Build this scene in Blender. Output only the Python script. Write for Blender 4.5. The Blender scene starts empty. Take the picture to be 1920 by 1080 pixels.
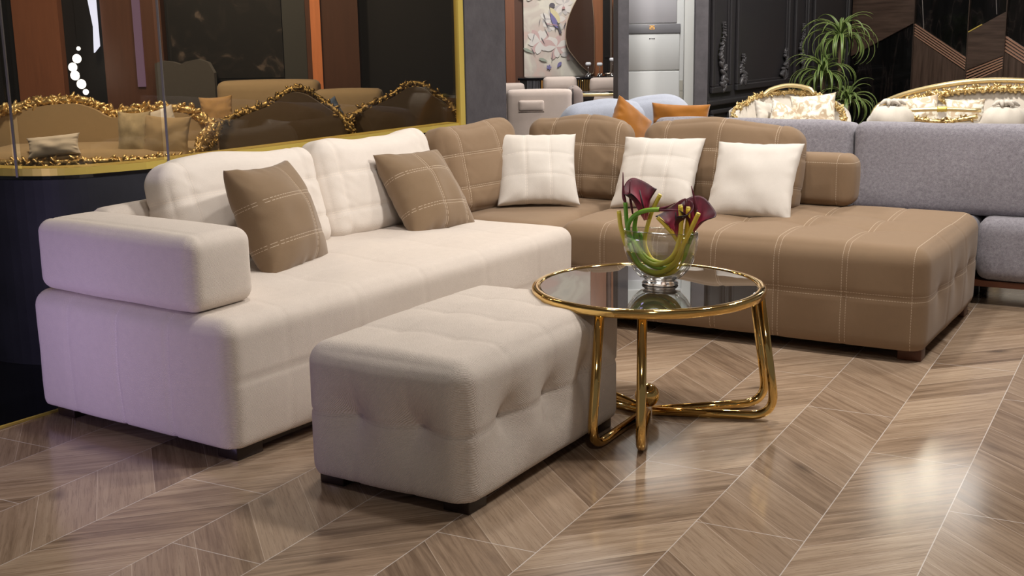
import bpy, bmesh, math, random
import numpy as np
from mathutils import Vector, Matrix, noise as mnoise

random.seed(7)
SC = bpy.context.scene
COL = SC.collection
PI = math.pi
rad = math.radians

# ------------------------------------------------------------------ camera
F_PX = 2310.0
CAM_H = 1.45
PITCH = rad(12.3)
ROLL = rad(-1.0)
cam_d = bpy.data.cameras.new('camera')
cam_d.sensor_width = 36.0
cam_d.sensor_fit = 'HORIZONTAL'
cam_d.lens = F_PX / 1920 * 36.0
cam_d.clip_start = 0.05
cam = bpy.data.objects.new('camera', cam_d)
COL.objects.link(cam)
_fw = Vector((0, math.cos(PITCH), -math.sin(PITCH)))
_r0 = Vector((1, 0, 0))
_u0 = Vector((0, math.sin(PITCH), math.cos(PITCH)))
_R = math.cos(ROLL) * _r0 + math.sin(ROLL) * _u0
_U = -math.sin(ROLL) * _r0 + math.cos(ROLL) * _u0
_m = Matrix((( _R.x, _U.x, -_fw.x), (_R.y, _U.y, -_fw.y), (_R.z, _U.z, -_fw.z))).to_4x4()
_m.translation = (0, 0, CAM_H)
cam.matrix_world = _m
SC.camera = cam

# ------------------------------------------------------------------ world, exposure
SC.view_settings.view_transform = 'Standard'
SC.view_settings.look = 'None'
SC.view_settings.gamma = 1.0
SC.view_settings.use_curve_mapping = False
SC.view_settings.exposure = 0.0
world = bpy.data.worlds.new('world')
SC.world = world
world.use_nodes = True
world.node_tree.nodes['Background'].inputs[0].default_value = (1.0, 0.95, 0.92, 1)
world.node_tree.nodes['Background'].inputs[1].default_value = 0.12


# ------------------------------------------------------------------ lights (ceiling lamps of the showroom and a violet fill)
def area(name, loc, target, energy, size, color=(1, 0.93, 0.85), spread=180):
    l = bpy.data.lights.new(name, 'AREA')
    l.shape = 'DISK'
    l.size = size
    l.energy = energy
    l.color = color
    l.spread = rad(spread)
    o = bpy.data.objects.new(name, l)
    COL.objects.link(o)
    o.location = loc
    dv = Vector(target) - Vector(loc)
    o.rotation_euler = dv.to_track_quat('-Z', 'Y').to_euler()
    return o


LAMP_GAIN = 0.58
LAMPS = [  # location, target, watts, size, colour
    ((2.3, 4.3, 3.3), (0.6, 4.8, 0.3), 105, 0.35, (1.0, 0.945, 0.88)),
    ((0.9, 5.0, 3.3), (0.4, 5.6, 0.4), 60, 0.3, (1.0, 0.945, 0.88)),
    ((-0.5, 4.3, 3.3), (-0.7, 4.9, 0.4), 42, 0.3, (1.0, 0.95, 0.9)),
    ((0.4, 0.6, 3.3), (0.4, 3.4, 0.0), 40, 0.4, (1.0, 0.945, 0.88)),
    ((2.9, 6.0, 3.3), (1.8, 6.2, 0.4), 60, 0.3, (1.0, 0.945, 0.88)),
    ((2.6, 7.9, 3.3), (2.8, 9.0, 0.6), 150, 0.3, (1.0, 0.95, 0.88)),
    ((0.6, 8.4, 3.3), (0.6, 8.6, 0.6), 75, 0.4, (1.0, 0.97, 0.94)),
    ((0.6, 11.3, 3.3), (0.6, 12.6, 0.6), 110, 0.5, (1.0, 0.95, 0.9)),
    ((1.25, 9.75, 3.3), (1.28, 10.5, 1.0), 55, 0.4, (1.0, 0.99, 0.97)),
    ((-2.6, 7.2, 3.2), (-2.7, 8.6, 0.6), 100, 0.4, (1.0, 0.85, 0.65)),
    ((-2.2, 9.0, 3.2), (-2.2, 9.9, 0.6), 34, 0.5, (1.0, 0.82, 0.62)),
    ((-0.9, 7.9, 3.2), (-0.9, 8.5, 0.7), 22, 0.4, (1.0, 0.85, 0.65)),
]
for i, (lo, ta, en, sz, co) in enumerate(LAMPS):
    area('ceiling_lamp_light', lo, ta, en * LAMP_GAIN, sz, co)
area('violet_fill_light', (-2.7, 2.8, 0.25), (-1.5, 4.4, 0.5), 3.6, 0.4, (0.62, 0.5, 1.0), 80)  # low violet fill added to tint the sofa end


# ------------------------------------------------------------------ node helpers
class NT:
    def __init__(s, name):
        s.mat = bpy.data.materials.new(name)
        s.mat.use_nodes = True
        s.t = s.mat.node_tree
        s.b = s.t.nodes['Principled BSDF']
        s.out = s.t.nodes['Material Output']

    def n(s, typ, **kw):
        nd = s.t.nodes.new(typ)
        for k, v in kw.items():
            setattr(nd, k, v)
        return nd

    def l(s, a, b):
        s.t.links.new(a, b)

    def val(s, inp, v):
        if isinstance(v, (int, float)):
            inp.default_value = v
        elif isinstance(v, tuple):
            inp.default_value = v
        else:
            s.l(v, inp)

    def m(s, op, a, b=0.0, c=None):
        nd = s.n('ShaderNodeMath', operation=op)
        s.val(nd.inputs[0], a)
        s.val(nd.inputs[1], b)
        if c is not None:
            s.val(nd.inputs[2], c)
        return nd.outputs[0]

    def mix(s, f, a, b, blend='MIX'):
        nd = s.n('ShaderNodeMix', data_type='RGBA', blend_type=blend)
        s.val(nd.inputs['Factor'], f)
        s.val(nd.inputs[6], a if not (isinstance(a, tuple) and len(a) == 3) else (*a, 1))
        s.val(nd.inputs[7], b if not (isinstance(b, tuple) and len(b) == 3) else (*b, 1))
        return nd.outputs[2]

    def obj(s):
        return s.n('ShaderNodeTexCoord').outputs['Object']

    def map(s, vec, scale=(1, 1, 1), rot=(0, 0, 0), loc=(0, 0, 0)):
        nd = s.n('ShaderNodeMapping')
        s.l(vec, nd.inputs[0])
        nd.inputs['Scale'].default_value = scale
        nd.inputs['Rotation'].default_value = rot
        nd.inputs['Location'].default_value = loc
        return nd.outputs[0]

    def noise(s, vec, scale, detail=2.0, rough=0.5):
        nd = s.n('ShaderNodeTexNoise')
        if vec is not None:
            s.l(vec, nd.inputs['Vector'])
        nd.inputs['Scale'].default_value = scale
        nd.inputs['Detail'].default_value = detail
        nd.inputs['Roughness'].default_value = rough
        return nd.outputs['Fac']

    def ramp(s, f, stops):
        nd = s.n('ShaderNodeValToRGB')
        s.l(f, nd.inputs[0])
        cr = nd.color_ramp
        while len(cr.elements) < len(stops):
            cr.elements.new(0.5)
        for e, (p, c) in zip(cr.elements, stops):
            e.position = p
            e.color = (*c, 1) if len(c) == 3 else c
        return nd.outputs[0]

    def bump(s, h, strength, dist=0.002):
        nd = s.n('ShaderNodeBump')
        s.val(nd.inputs['Height'], h)
        nd.inputs['Strength'].default_value = strength
        nd.inputs['Distance'].default_value = dist
        s.l(nd.outputs[0], s.b.inputs['Normal'])
        return nd

    def set(s, **kw):
        for k, v in kw.items():
            s.val(s.b.inputs[k], v if not (isinstance(v, tuple) and len(v) == 3) else (*v, 1))
        return s


def plain(name, col, rough=0.5, metal=0.0, **kw):
    t = NT(name)
    t.set(**{'Base Color': col, 'Roughness': rough, 'Metallic': metal})
    t.set(**kw)
    return t.mat


def emit(name, col, strength):
    t = NT(name)
    t.set(**{'Base Color': (0.02, 0.02, 0.02), 'Emission Color': col, 'Emission Strength': strength})
    return t.mat


def fabric(name, col, weave=300.0, bump=0.25, mottle=0.08, sheen=0.15, stitch=None, thread=(0.75, 0.62, 0.48), mscale=30.0, rough=0.92):
    """woven cloth; stitch = list of (axis, value, (dash axes)) lines sewn into it, in the object's own space"""
    t = NT(name)
    oc = t.obj()
    n1 = t.noise(oc, mscale, 4, 0.6)
    n2 = t.noise(oc, weave, 2, 0.6)
    f = t.m('ADD', t.m('MULTIPLY', t.m('SUBTRACT', n1, 0.5), mottle * 2), t.m('MULTIPLY', t.m('SUBTRACT', n2, 0.5), mottle * 1.5))
    f = t.m('ADD', f, 1.0)
    vm = t.n('ShaderNodeVectorMath', operation='SCALE')
    vm.inputs[0].default_value = col
    t.l(f, vm.inputs['Scale'])
    c = vm.outputs[0]
    w1 = t.n('ShaderNodeTexWave', wave_type='BANDS', bands_direction='DIAGONAL')
    t.l(oc, w1.inputs['Vector'])
    w1.inputs['Scale'].default_value = weave * 0.55
    w1.inputs['Distortion'].default_value = 1.2
    w1.inputs['Detail'].default_value = 1
    h = t.m('ADD', t.m('MULTIPLY', n2, 1.0), t.m('MULTIPLY', w1.outputs['Fac'], 0.5))
    t.bump(h, bump, 0.003)
    if stitch:
        sx = t.n('ShaderNodeSeparateXYZ')
        t.l(oc, sx.inputs[0])
        ax = [sx.outputs[0], sx.outputs[1], sx.outputs[2]]
        total = None
        dash = {}
        for a, v, w in stitch:
            o = [i for i in range(3) if i != a]
            if a not in dash:
                sm = t.m('ADD', ax[o[0]], ax[o[1]])
                dash[a] = t.m('GREATER_THAN', t.m('FRACT', t.m('MULTIPLY', sm, 85.0)), 0.3)
            k = t.m('MULTIPLY', t.m('COMPARE', ax[a], v, w), dash[a])
            total = k if total is None else t.m('MAXIMUM', total, k)
        c = t.mix(t.m('MULTIPLY', total, 0.55), c, thread)
    t.set(**{'Base Color': c, 'Roughness': rough, 'Sheen Weight': sheen, 'Sheen Roughness': 0.5, 'Specular IOR Level': 0.2})
    return t.mat


# ------------------------------------------------------------------ materials
CREAM = (0.68, 0.60, 0.53)
BROWN = (0.250, 0.168, 0.103)
m_cream = fabric('cream_weave', CREAM, 260, 0.5, 0.06)
m_pillow_cream = fabric('cream_cushion_weave', (0.675, 0.625, 0.57), 320, 0.2, 0.04,
                        stitch=[(0, -0.06, .0014), (0, 0.06, .0014), (0, -0.068, .0014), (0, 0.068, .0014), (2, 0.06, .0014), (2, -0.07, .0014)], thread=(0.9, 0.82, 0.74))
m_pillow_plain = fabric('plain_cream_cushion_weave', (0.675, 0.625, 0.57), 320, 0.2, 0.04)
m_cream_back = fabric('cream_back_weave', (0.73, 0.66, 0.595), 280, 0.3, 0.04,
                      stitch=[(0, -0.31, .0014), (0, -0.32, .0014), (2, 0.07, .0014), (2, 0.08, .0014), (2, -0.09, .0014), (2, -0.10, .0014)], thread=(0.86, 0.76, 0.66))
m_brown = fabric('brown_suede', BROWN, 350, 0.12, 0.05, 0.12)
m_gray = fabric('grey_chenille', (0.315, 0.298, 0.335), 230, 0.7, 0.55, 0.25, mscale=75)
m_bluegray = fabric('pale_blue_boucle', (0.37, 0.395, 0.47), 160, 0.5, 0.10, 0.3)
m_orange = fabric('rust_velvet', (0.34, 0.125, 0.012), 250, 0.2, 0.12, 0.4)
m_beige_chair = fabric('beige_velour', (0.56, 0.47, 0.42), 260, 0.3, 0.06)
m_taupe = fabric('taupe_velour', (0.25, 0.20, 0.18), 260, 0.3, 0.06)
m_sand = fabric('sand_upholstery', (0.40, 0.30, 0.175), 300, 0.2, 0.05)
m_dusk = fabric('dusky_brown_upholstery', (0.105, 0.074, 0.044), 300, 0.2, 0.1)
m_headboard = fabric('dim_grey_reflection', (0.09, 0.085, 0.078), 300, 0.2, 0.1)
m_blue_cush = fabric('slate_blue_cloth', (0.10, 0.14, 0.22), 300, 0.2, 0.1)
m_amber_cush = fabric('amber_cloth', (0.45, 0.28, 0.12), 300, 0.2, 0.1)
m_ivory = fabric('ivory_satin', (0.62, 0.565, 0.49), 300, 0.15, 0.05, 0.3)


def brocade():
    t = NT('ivory_gold_brocade')
    oc = t.obj()
    v = t.n('ShaderNodeTexNoise')
    t.l(oc, v.inputs['Vector'])
    v.inputs['Scale'].default_value = 16
    v.inputs['Detail'].default_value = 5
    v.inputs['Distortion'].default_value = 1.6
    c = t.ramp(v.outputs['Fac'], [(0.42, (0.52, 0.40, 0.27)), (0.5, (0.78, 0.72, 0.58)), (0.6, (0.86, 0.82, 0.72))])
    t.set(**{'Base Color': c, 'Roughness': 0.55, 'Sheen Weight': 0.3})
    t.bump(v.outputs['Fac'], 0.3, 0.01)
    return t.mat


m_brocade = brocade()
m_brocade_dim = fabric('sand_brocade', (0.42, 0.345, 0.22), 200, 0.3, 0.3, mscale=22)
m_gold = plain('polished_gold', (0.80, 0.55, 0.20), 0.07, 1.0)
m_brass = plain('brushed_brass', (0.78, 0.60, 0.14), 0.42, 0.55)


def carved_gold(name, c0, c1):
    t = NT(name)
    n = t.noise(t.obj(), 45, 3, 0.6)
    t.set(**{'Base Color': t.ramp(n, [(0.35, c0), (0.6, c1)]), 'Roughness': 0.33, 'Metallic': 0.8})
    t.bump(n, 0.6, 0.01)
    return t.mat


m_carved = carved_gold('gilded_carving', (0.40, 0.24, 0.07), (0.92, 0.72, 0.36))
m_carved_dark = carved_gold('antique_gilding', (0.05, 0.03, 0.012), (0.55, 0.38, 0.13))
m_pale_gold = plain('pale_gold_lacquer', (0.85, 0.68, 0.36), 0.25, 0.7)
m_dark_wood = plain('wenge_foot', (0.018, 0.009, 0.006), 0.35)
m_red_wood = plain('reddish_wood', (0.09, 0.028, 0.012), 0.4)
m_black = plain('matt_black', (0.006, 0.006, 0.007), 0.6)
m_black_gloss = plain('black_gloss_stone', (0.004, 0.004, 0.006), 0.06)
m_white_plastic = plain('white_plastic', (0.78, 0.785, 0.765), 0.35)
m_grey_plastic = plain('grey_display', (0.27, 0.265, 0.28), 0.3)
m_white_paint = plain('white_paint', (0.84, 0.84, 0.80), 0.5)
m_chrome = plain('chrome', (0.9, 0.9, 0.92), 0.08, 1.0)
m_ceiling = plain('ceiling_paint', (0.42, 0.40, 0.39), 0.9)
m_dark_panel = plain('dark_wall_paint', (0.005, 0.005, 0.006), 0.5)
m_black_panel = plain('black_satin_panelling', (0.030, 0.028, 0.031), 0.36)
m_lamp = emit('lamp_glow', (1, 0.95, 0.88, 1), 14.0)
m_disc = emit('lamp_disc_glow', (1, 0.97, 0.93, 1), 5.0)
m_reflect_white = emit('cold_reflection_glow', (0.7, 0.76, 1.0, 1), 1.6)
m_reflect_violet = emit('violet_reflection_glow', (0.45, 0.25, 0.42, 1), 0.32)
m_orange_digit = emit('orange_digit_glow', (1.0, 0.42, 0.06, 1), 1.5)


def terracotta(name, col, rough=0.45):
    t = NT(name)
    n = t.noise(t.map(t.obj(), (9, 9, 0.7)), 5, 3)
    t.set(**{'Base Color': t.mix(n, tuple(x * 0.8 for x in col), tuple(min(1, x * 1.15) for x in col)), 'Roughness': rough})
    return t.mat


m_terracotta = terracotta('terracotta_panel', (0.22, 0.085, 0.042))
m_umber = terracotta('umber_panel', (0.105, 0.045, 0.026))
m_orange_panel = terracotta('lit_orange_panel', (0.85, 0.30, 0.12))  # lit edge of the panel, the light put into the bright colour
m_copper = terracotta('copper_panel', (0.27, 0.105, 0.045), 0.3)


def slate():
    t = NT('dark_slate_plaster')
    n = t.noise(t.obj(), 11, 5, 0.65)
    t.set(**{'Base Color': t.ramp(n, [(0.3, (0.058, 0.053, 0.06)), (0.7, (0.088, 0.081, 0.09))]), 'Roughness': 0.5})
    t.bump(n, 0.2, 0.01)
    return t.mat


m_slate = slate()


def navy():
    t = NT('dark_navy_lacquer')
    n = t.noise(t.obj(), 6, 4, 0.6)
    t.set(**{'Base Color': t.ramp(n, [(0.3, (0.008, 0.009, 0.014)), (0.7, (0.016, 0.017, 0.025))]), 'Roughness': 0.6})
    return t.mat


m_navy = navy()


def walnut(name, vert=True):
    t = NT(name)
    sc = (14, 14, 1.0) if vert else (1.2, 1.2, 16)
    oc = t.map(t.obj(), sc)
    n = t.noise(oc, 3.0, 5, 0.6)
    t.set(**{'Base Color': t.ramp(n, [(0.3, (0.040, 0.024, 0.017)), (0.6, (0.085, 0.054, 0.040)), (0.8, (0.12, 0.082, 0.062))]), 'Roughness': 0.28})
    return t.mat


m_walnut_v = walnut('walnut_upright_grain')
m_walnut_h = walnut('walnut_sloping_grain', False)
m_rib = plain('copper_rib', (0.62, 0.36, 0.25), 0.3, 0.7)


def marble_black():
    t = NT('black_marble')
    oc = t.map(t.obj(), (3, 3, 0.8))
    n = t.n('ShaderNodeTexNoise')
    t.l(oc, n.inputs['Vector'])
    n.inputs['Scale'].default_value = 1.6
    n.inputs['Detail'].default_value = 6
    n.inputs['Distortion'].default_value = 1.5
    v = t.m('ABSOLUTE', t.m('SUBTRACT', n.outputs['Fac'], 0.5))
    c = t.ramp(v, [(0.0, (0.018, 0.015, 0.013)), (0.012, (0.009, 0.007, 0.007)), (0.05, (0.004, 0.004, 0.004))])
    t.set(**{'Base Color': c, 'Roughness': 0.07})
    return t.mat


m_marble = marble_black()


def dark_art():
    t = NT('dark_floral_canvas')
    oc = t.obj()
    n = t.n('ShaderNodeTexNoise')
    t.l(oc, n.inputs['Vector'])
    n.inputs['Scale'].default_value = 5
    n.inputs['Detail'].default_value = 6
    n.inputs['Distortion'].default_value = 1.3
    c = t.ramp(n.outputs['Fac'], [(0.5, (0.003, 0.003, 0.003)), (0.6, (0.012, 0.010, 0.009)), (0.7, (0.11, 0.085, 0.07))])
    t.set(**{'Base Color': c, 'Roughness': 0.5})
    return t.mat


m_dark_art = dark_art()


def glass_clear(name, tint, ior=1.45, refl=1.0, power=5.0):
    """thin clear pane: tinted see-through plus fresnel reflection"""
    t = NT(name)
    tr = t.n('ShaderNodeBsdfTransparent')
    tr.inputs[0].default_value = (*tint, 1)
    gl = t.n('ShaderNodeBsdfGlossy')
    gl.inputs['Roughness'].default_value = 0.01
    gl.inputs[0].default_value = (refl, refl, refl, 1)
    lw_ = t.n('ShaderNodeLayerWeight')
    lw_.inputs[0].default_value = 0.5
    f0 = ((ior - 1) / (ior + 1)) ** 2
    fac = t.m('MULTIPLY_ADD', t.m('POWER', lw_.outputs['Facing'], power), 1 - f0, f0)
    mx = t.n('ShaderNodeMixShader')
    t.l(fac, mx.inputs[0])
    t.l(tr.outputs[0], mx.inputs[1])
    t.l(gl.outputs[0], mx.inputs[2])
    t.l(mx.outputs[0], t.out.inputs[0])
    return t.mat


m_pane = glass_clear('smoked_window_glass', (0.86, 0.82, 0.76), 1.35)
m_vase = glass_clear('vase_glass', (0.955, 0.965, 0.962), 1.7, 1.0, 2.1)
m_vase_foot = NT('vase_foot_glass').set(**{'Base Color': (1, 1, 1), 'Roughness': 0.02, 'Transmission Weight': 1.0, 'IOR': 1.5}).mat
m_vase_rim = glass_clear('vase_rim_glass', (0.9, 0.92, 0.92), 2.4, 1.0, 1.5)
m_smoke_top = NT('smoked_mirror_glass').set(**{'Base Color': (0.028, 0.02, 0.014), 'Roughness': 0.015, 'IOR': 2.3, 'Specular IOR Level': 0.5}).mat
m_dark_mirror = NT('bronze_mirror').set(**{'Base Color': (0.16, 0.09, 0.06), 'Roughness': 0.06, 'Metallic': 0.8}).mat


def chevron_floor():
    t = NT('oak_chevron_tile')
    oc = t.obj()
    sx = t.n('ShaderNodeSeparateXYZ')
    t.l(oc, sx.inputs[0])
    X, Y = sx.outputs[0], sx.outputs[1]
    A = rad(28.5)
    ca, sa = math.cos(A), math.sin(A)
    s = t.m('SUBTRACT', t.m('MULTIPLY', X, ca), t.m('MULTIPLY', Y, sa))
    u = t.m('ADD', t.m('MULTIPLY', X, sa), t.m('MULTIPLY', Y, ca))
    W = 0.3225
    sw = t.m('DIVIDE', t.m('ADD', s, 3.41), W)
    col = t.m('FLOOR', sw)
    fr = t.m('FRACT', sw)
    par = t.m('FLOORED_MODULO', col, 2.0)
    sg = t.m('SUBTRACT', t.m('MULTIPLY', par, -2.0), -1.0)          # even +1, odd -1
    # even column 0 between offsets -3.41 and -3.088 ; odd 1 between -3.088 and -2.777 leans back (-)
    cot = 1.0 / math.tan(rad(46.0))
    sl = t.m('MULTIPLY', fr, W)
    q = t.m('DIVIDE', t.m('SUBTRACT', t.m('SUBTRACT', u, t.m('MULTIPLY', t.m('MULTIPLY', sl, cot), sg)), t.m('MULTIPLY', t.m('MULTIPLY', t.m('SUBTRACT', 1.0, sg), 0.5), W * cot)), 0.245)
    row = t.m('FLOOR', q)
    qf = t.m('FRACT', q)
    # along-plank coordinate
    c46, s46 = math.cos(rad(46)), math.sin(rad(46))
    al = t.m('ADD', t.m('MULTIPLY', t.m('MULTIPLY', s, s46), sg), t.m('MULTIPLY', u, c46))
    ac = t.m('SUBTRACT', t.m('MULTIPLY', t.m('MULTIPLY', s, c46), sg), t.m('MULTIPLY', u, s46))
    cid = t.n('ShaderNodeCombineXYZ')
    t.l(col, cid.inputs[0])
    t.l(row, cid.inputs[1])
    wn = t.n('ShaderNodeTexWhiteNoise', noise_dimensions='3D')
    t.l(cid.outputs[0], wn.inputs['Vector'])
    rnd = wn.outputs['Value']
    gv = t.n('ShaderNodeCombineXYZ')
    t.l(t.m('MULTIPLY', al, 1.6), gv.inputs[0])
    t.l(t.m('MULTIPLY', ac, 30.0), gv.inputs[1])
    t.l(t.m('MULTIPLY', rnd, 37.0), gv.inputs[2])
    g1 = t.n('ShaderNodeTexNoise')
    t.l(gv.outputs[0], g1.inputs['Vector'])
    g1.inputs['Scale'].default_value = 1.4
    g1.inputs['Detail'].default_value = 6
    g1.inputs['Roughness'].default_value = 0.62
    g1.inputs['Distortion'].default_value = 0.7
    gv2 = t.n('ShaderNodeCombineXYZ')
    t.l(t.m('MULTIPLY', al, 9.0), gv2.inputs[0])
    t.l(t.m('MULTIPLY', ac, 190.0), gv2.inputs[1])
    t.l(rnd, gv2.inputs[2])
    g2 = t.noise(gv2.outputs[0], 1.0, 3, 0.6)
    # knots
    kv = t.n('ShaderNodeCombineXYZ')
    t.l(t.m('MULTIPLY', al, 2.2), kv.inputs[0])
    t.l(t.m('MULTIPLY', ac, 5.0), kv.inputs[1])
    t.l(t.m('MULTIPLY', rnd, 11.0), kv.inputs[2])
    vo = t.n('ShaderNodeTexVoronoi')
    t.l(kv.outputs[0], vo.inputs['Vector'])
    vo.inputs['Scale'].default_value = 1.0
    knot = t.m('SUBTRACT', 1.0, t.m('MULTIPLY', vo.outputs['Distance'], 6.0))
    knot = t.m('MAXIMUM', knot, 0.0)
    tone = t.m('ADD', t.m('MULTIPLY', g1.outputs['Fac'], 0.75), t.m('MULTIPLY', rnd, 0.25))
    c = t.ramp(tone, [(0.26, (0.150, 0.098, 0.063)), (0.46, (0.325, 0.228, 0.155)), (0.68, (0.47, 0.352, 0.250))])
    c = t.mix(t.m('MULTIPLY', t.m('GREATER_THAN', g2, 0.57), 0.26), c, (0.10, 0.062, 0.04))
    c = t.mix(t.m('MULTIPLY', knot, 0.75), c, (0.045, 0.03, 0.022))
    c = t.mix(t.m('MULTIPLY', par, 0.27), c, (0.20, 0.135, 0.093))  # odd columns darker: the difference in sheen put into the colour
    # joints
    j1 = t.m('LESS_THAN', t.m('MINIMUM', qf, t.m('SUBTRACT', 1.0, qf)), 0.0065)
    j2d = t.m('MINIMUM', fr, t.m('SUBTRACT', 1.0, fr))
    j2 = t.m('LESS_THAN', j2d, 0.0048)
    # tile joints running across the columns
    tq = t.m('FRACT', t.m('DIVIDE', t.m('ADD', u, t.m('MULTIPLY', col, 0.41)), 1.22))
    j3 = t.m('LESS_THAN', t.m('MULTIPLY', t.m('MINIMUM', tq, t.m('SUBTRACT', 1.0, tq)), 1.22), 0.0016)
    jn = t.noise(oc, 3.0, 2)
    c = t.mix(t.m('MULTIPLY', j1, 0.62), c, (0.60, 0.48, 0.38))
    c = t.mix(t.m('MULTIPLY', t.m('MAXIMUM', j2, j3), t.m('MULTIPLY_ADD', jn, 0.9, 0.2)), c, (0.72, 0.66, 0.62))
    t.set(**{'Base Color': c, 'Roughness': t.m('MULTIPLY_ADD', g1.outputs['Fac'], 0.08, 0.115), 'IOR': 1.5})
    t.bump(t.m('MULTIPLY', t.m('MAXIMUM', t.m('MAXIMUM', j1, j2), j3), -1.0), 0.25, 0.001)
    return t.mat


m_floor = chevron_floor()


# ------------------------------------------------------------------ object helpers
def link(name, me, mat=None, parent=None, smooth=True):
    if not isinstance(me, bpy.types.Mesh):
        v, f = me
        mm = bpy.data.meshes.new(name)
        mm.from_pydata([tuple(map(float, p)) for p in v], [], [tuple(int(i) for i in q) for q in f])
        mm.update()
        me = mm
    if smooth:
        me.polygons.foreach_set('use_smooth', [True] * len(me.polygons))
    if mat is not None:
        me.materials.append(mat)
    o = bpy.data.objects.new(name, me)
    COL.objects.link(o)
    if parent is not None:
        o.parent = parent
    return o


def thing(name, label, cat, loc=(0, 0, 0), rotz=0.0, group=None):
    o = bpy.data.objects.new(name, None)
    o.empty_display_size = 0.1
    COL.objects.link(o)
    o.location = loc
    o.rotation_euler = (0, 0, rotz)
    return tag(o, label, cat, group)


def tag(o, label, cat, group=None):
    o['label'] = label
    o['category'] = cat
    if group:
        o['group'] = group
    return o


def struct(o, label=None):
    o['kind'] = 'structure'
    if label:
        o['label'] = label
        o['category'] = o.name.split('_')[0]
    return o


class MB:
    """collects shapes into one mesh"""

    def __init__(s):
        s.v, s.f = [], []

    def add(s, vf, M=None):
        v, f = vf
        k = len(s.v)
        if M is not None:
            v = [M @ Vector(p) for p in v]
        s.v += [tuple(p) for p in v]
        s.f += [tuple(i + k for i in q) for q in f]
        return s

    def out(s):
        return s.v, s.f


def box(x0, x1, y0, y1, z0, z1):
    v = [(x0, y0, z0), (x1, y0, z0), (x1, y1, z0), (x0, y1, z0), (x0, y0, z1), (x1, y0, z1), (x1, y1, z1), (x0, y1, z1)]
    f = [(0, 3, 2, 1), (4, 5, 6, 7), (0, 1, 5, 4), (1, 2, 6, 5), (2, 3, 7, 6), (3, 0, 4, 7)]
    return v, f


def bevbox(x0, x1, y0, y1, z0, z1, b=0.004, seg=2):
    bm = bmesh.new()
    v, f = box(x0, x1, y0, y1, z0, z1)
    vs = [bm.verts.new(p) for p in v]
    for q in f:
        bm.faces.new([vs[i] for i in q])
    bmesh.ops.bevel(bm, geom=bm.edges[:], offset=b, segments=seg, affect='EDGES', profile=0.5)
    bm.verts.ensure_lookup_table()
    bm.verts.index_update()
    r = [tuple(p.co) for p in bm.verts], [tuple(x.index for x in q.verts) for q in bm.faces]
    bm.free()
    return r


def prism(poly, y0, y1):
    """polygon in x,z given thickness along y"""
    n = len(poly)
    a = sum(poly[i][0] * poly[(i + 1) % n][1] - poly[(i + 1) % n][0] * poly[i][1] for i in range(n))
    if a < 0:
        poly = poly[::-1]
    v = [(x, y0, z) for x, z in poly] + [(x, y1, z) for x, z in poly]
    f = [tuple(range(n)), tuple(range(2 * n - 1, n - 1, -1))]
    for i in range(n):
        j = (i + 1) % n
        f.append((i, i + n, j + n, j))
    return v, f


def extrude_path(pts, t, z0, z1, side=1):
    """upright sheet of thickness t following pts (x, y)"""
    n = len(pts)
    P = [Vector((p[0], p[1])) for p in pts]
    off = []
    for i in range(n):
        d = (P[min(i + 1, n - 1)] - P[max(i - 1, 0)]).normalized()
        off.append(P[i] + Vector((-d.y, d.x)) * t * side)
    v = []
    for i in range(n):
        v += [(P[i].x, P[i].y, z0), (P[i].x, P[i].y, z1), (off[i].x, off[i].y, z1), (off[i].x, off[i].y, z0)]
    f = []
    for i in range(n - 1):
        a, b = 4 * i, 4 * i + 4
        for k in range(4):
            k2 = (k + 1) % 4
            q = (a + k, b + k, b + k2, a + k2)
            f.append(q if side > 0 else q[::-1])
    c0, c1 = (0, 1, 2, 3), tuple(4 * (n - 1) + k for k in (3, 2, 1, 0))
    f += [c0, c1] if side > 0 else [c0[::-1], c1[::-1]]
    return v, f


def tube(pts, r, seg=12, cap=True, flat=1.0):
    """round tube along pts; r is a number or a list"""
    P = [Vector(p) for p in pts]
    n = len(P)
    rr = r if isinstance(r, (list, tuple)) else [r] * n
    v, f = [], []
    up = None
    for i in range(n):
        d = (P[min(i + 1, n - 1)] - P[max(i - 1, 0)])
        if d.length < 1e-9:
            d = Vector((0, 0, 1))
        d.normalize()
        if up is None:
            up = Vector((0, 0, 1)) if abs(d.z) < 0.9 else Vector((1, 0, 0))
        a = (up - d * up.dot(d)).normalized()
        b = d.cross(a)
        up = a
        for k in range(seg):
            w = 2 * PI * k / seg
            v.append(tuple(P[i] + (a * math.cos(w) + b * math.sin(w) * flat) * rr[i]))
    for i in range(n - 1):
        for k in range(seg):
            k2 = (k + 1) % seg
            f.append((i * seg + k, i * seg + k2, (i + 1) * seg + k2, (i + 1) * seg + k))
    if cap:
        f.append(tuple(range(seg))[::-1])
        f.append(tuple((n - 1) * seg + k for k in range(seg)))
    return v, f


def spline(ctrl, n=40):
    """Catmull-Rom through ctrl"""
    P = [Vector(c) for c in ctrl]
    P = [P[0] * 2 - P[1]] + P + [P[-1] * 2 - P[-2]]
    m = len(P) - 3
    out = []
    for i in range(n + 1):
        x = i / n * m
        k = min(int(x), m - 1)
        t = x - k
        a, b, c, d = P[k:k + 4]
        out.append(0.5 * ((2 * b) + (c - a) * t + (2 * a - 5 * b + 4 * c - d) * t * t + (3 * b - a - 3 * c + d) * t ** 3))
    return out


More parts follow.
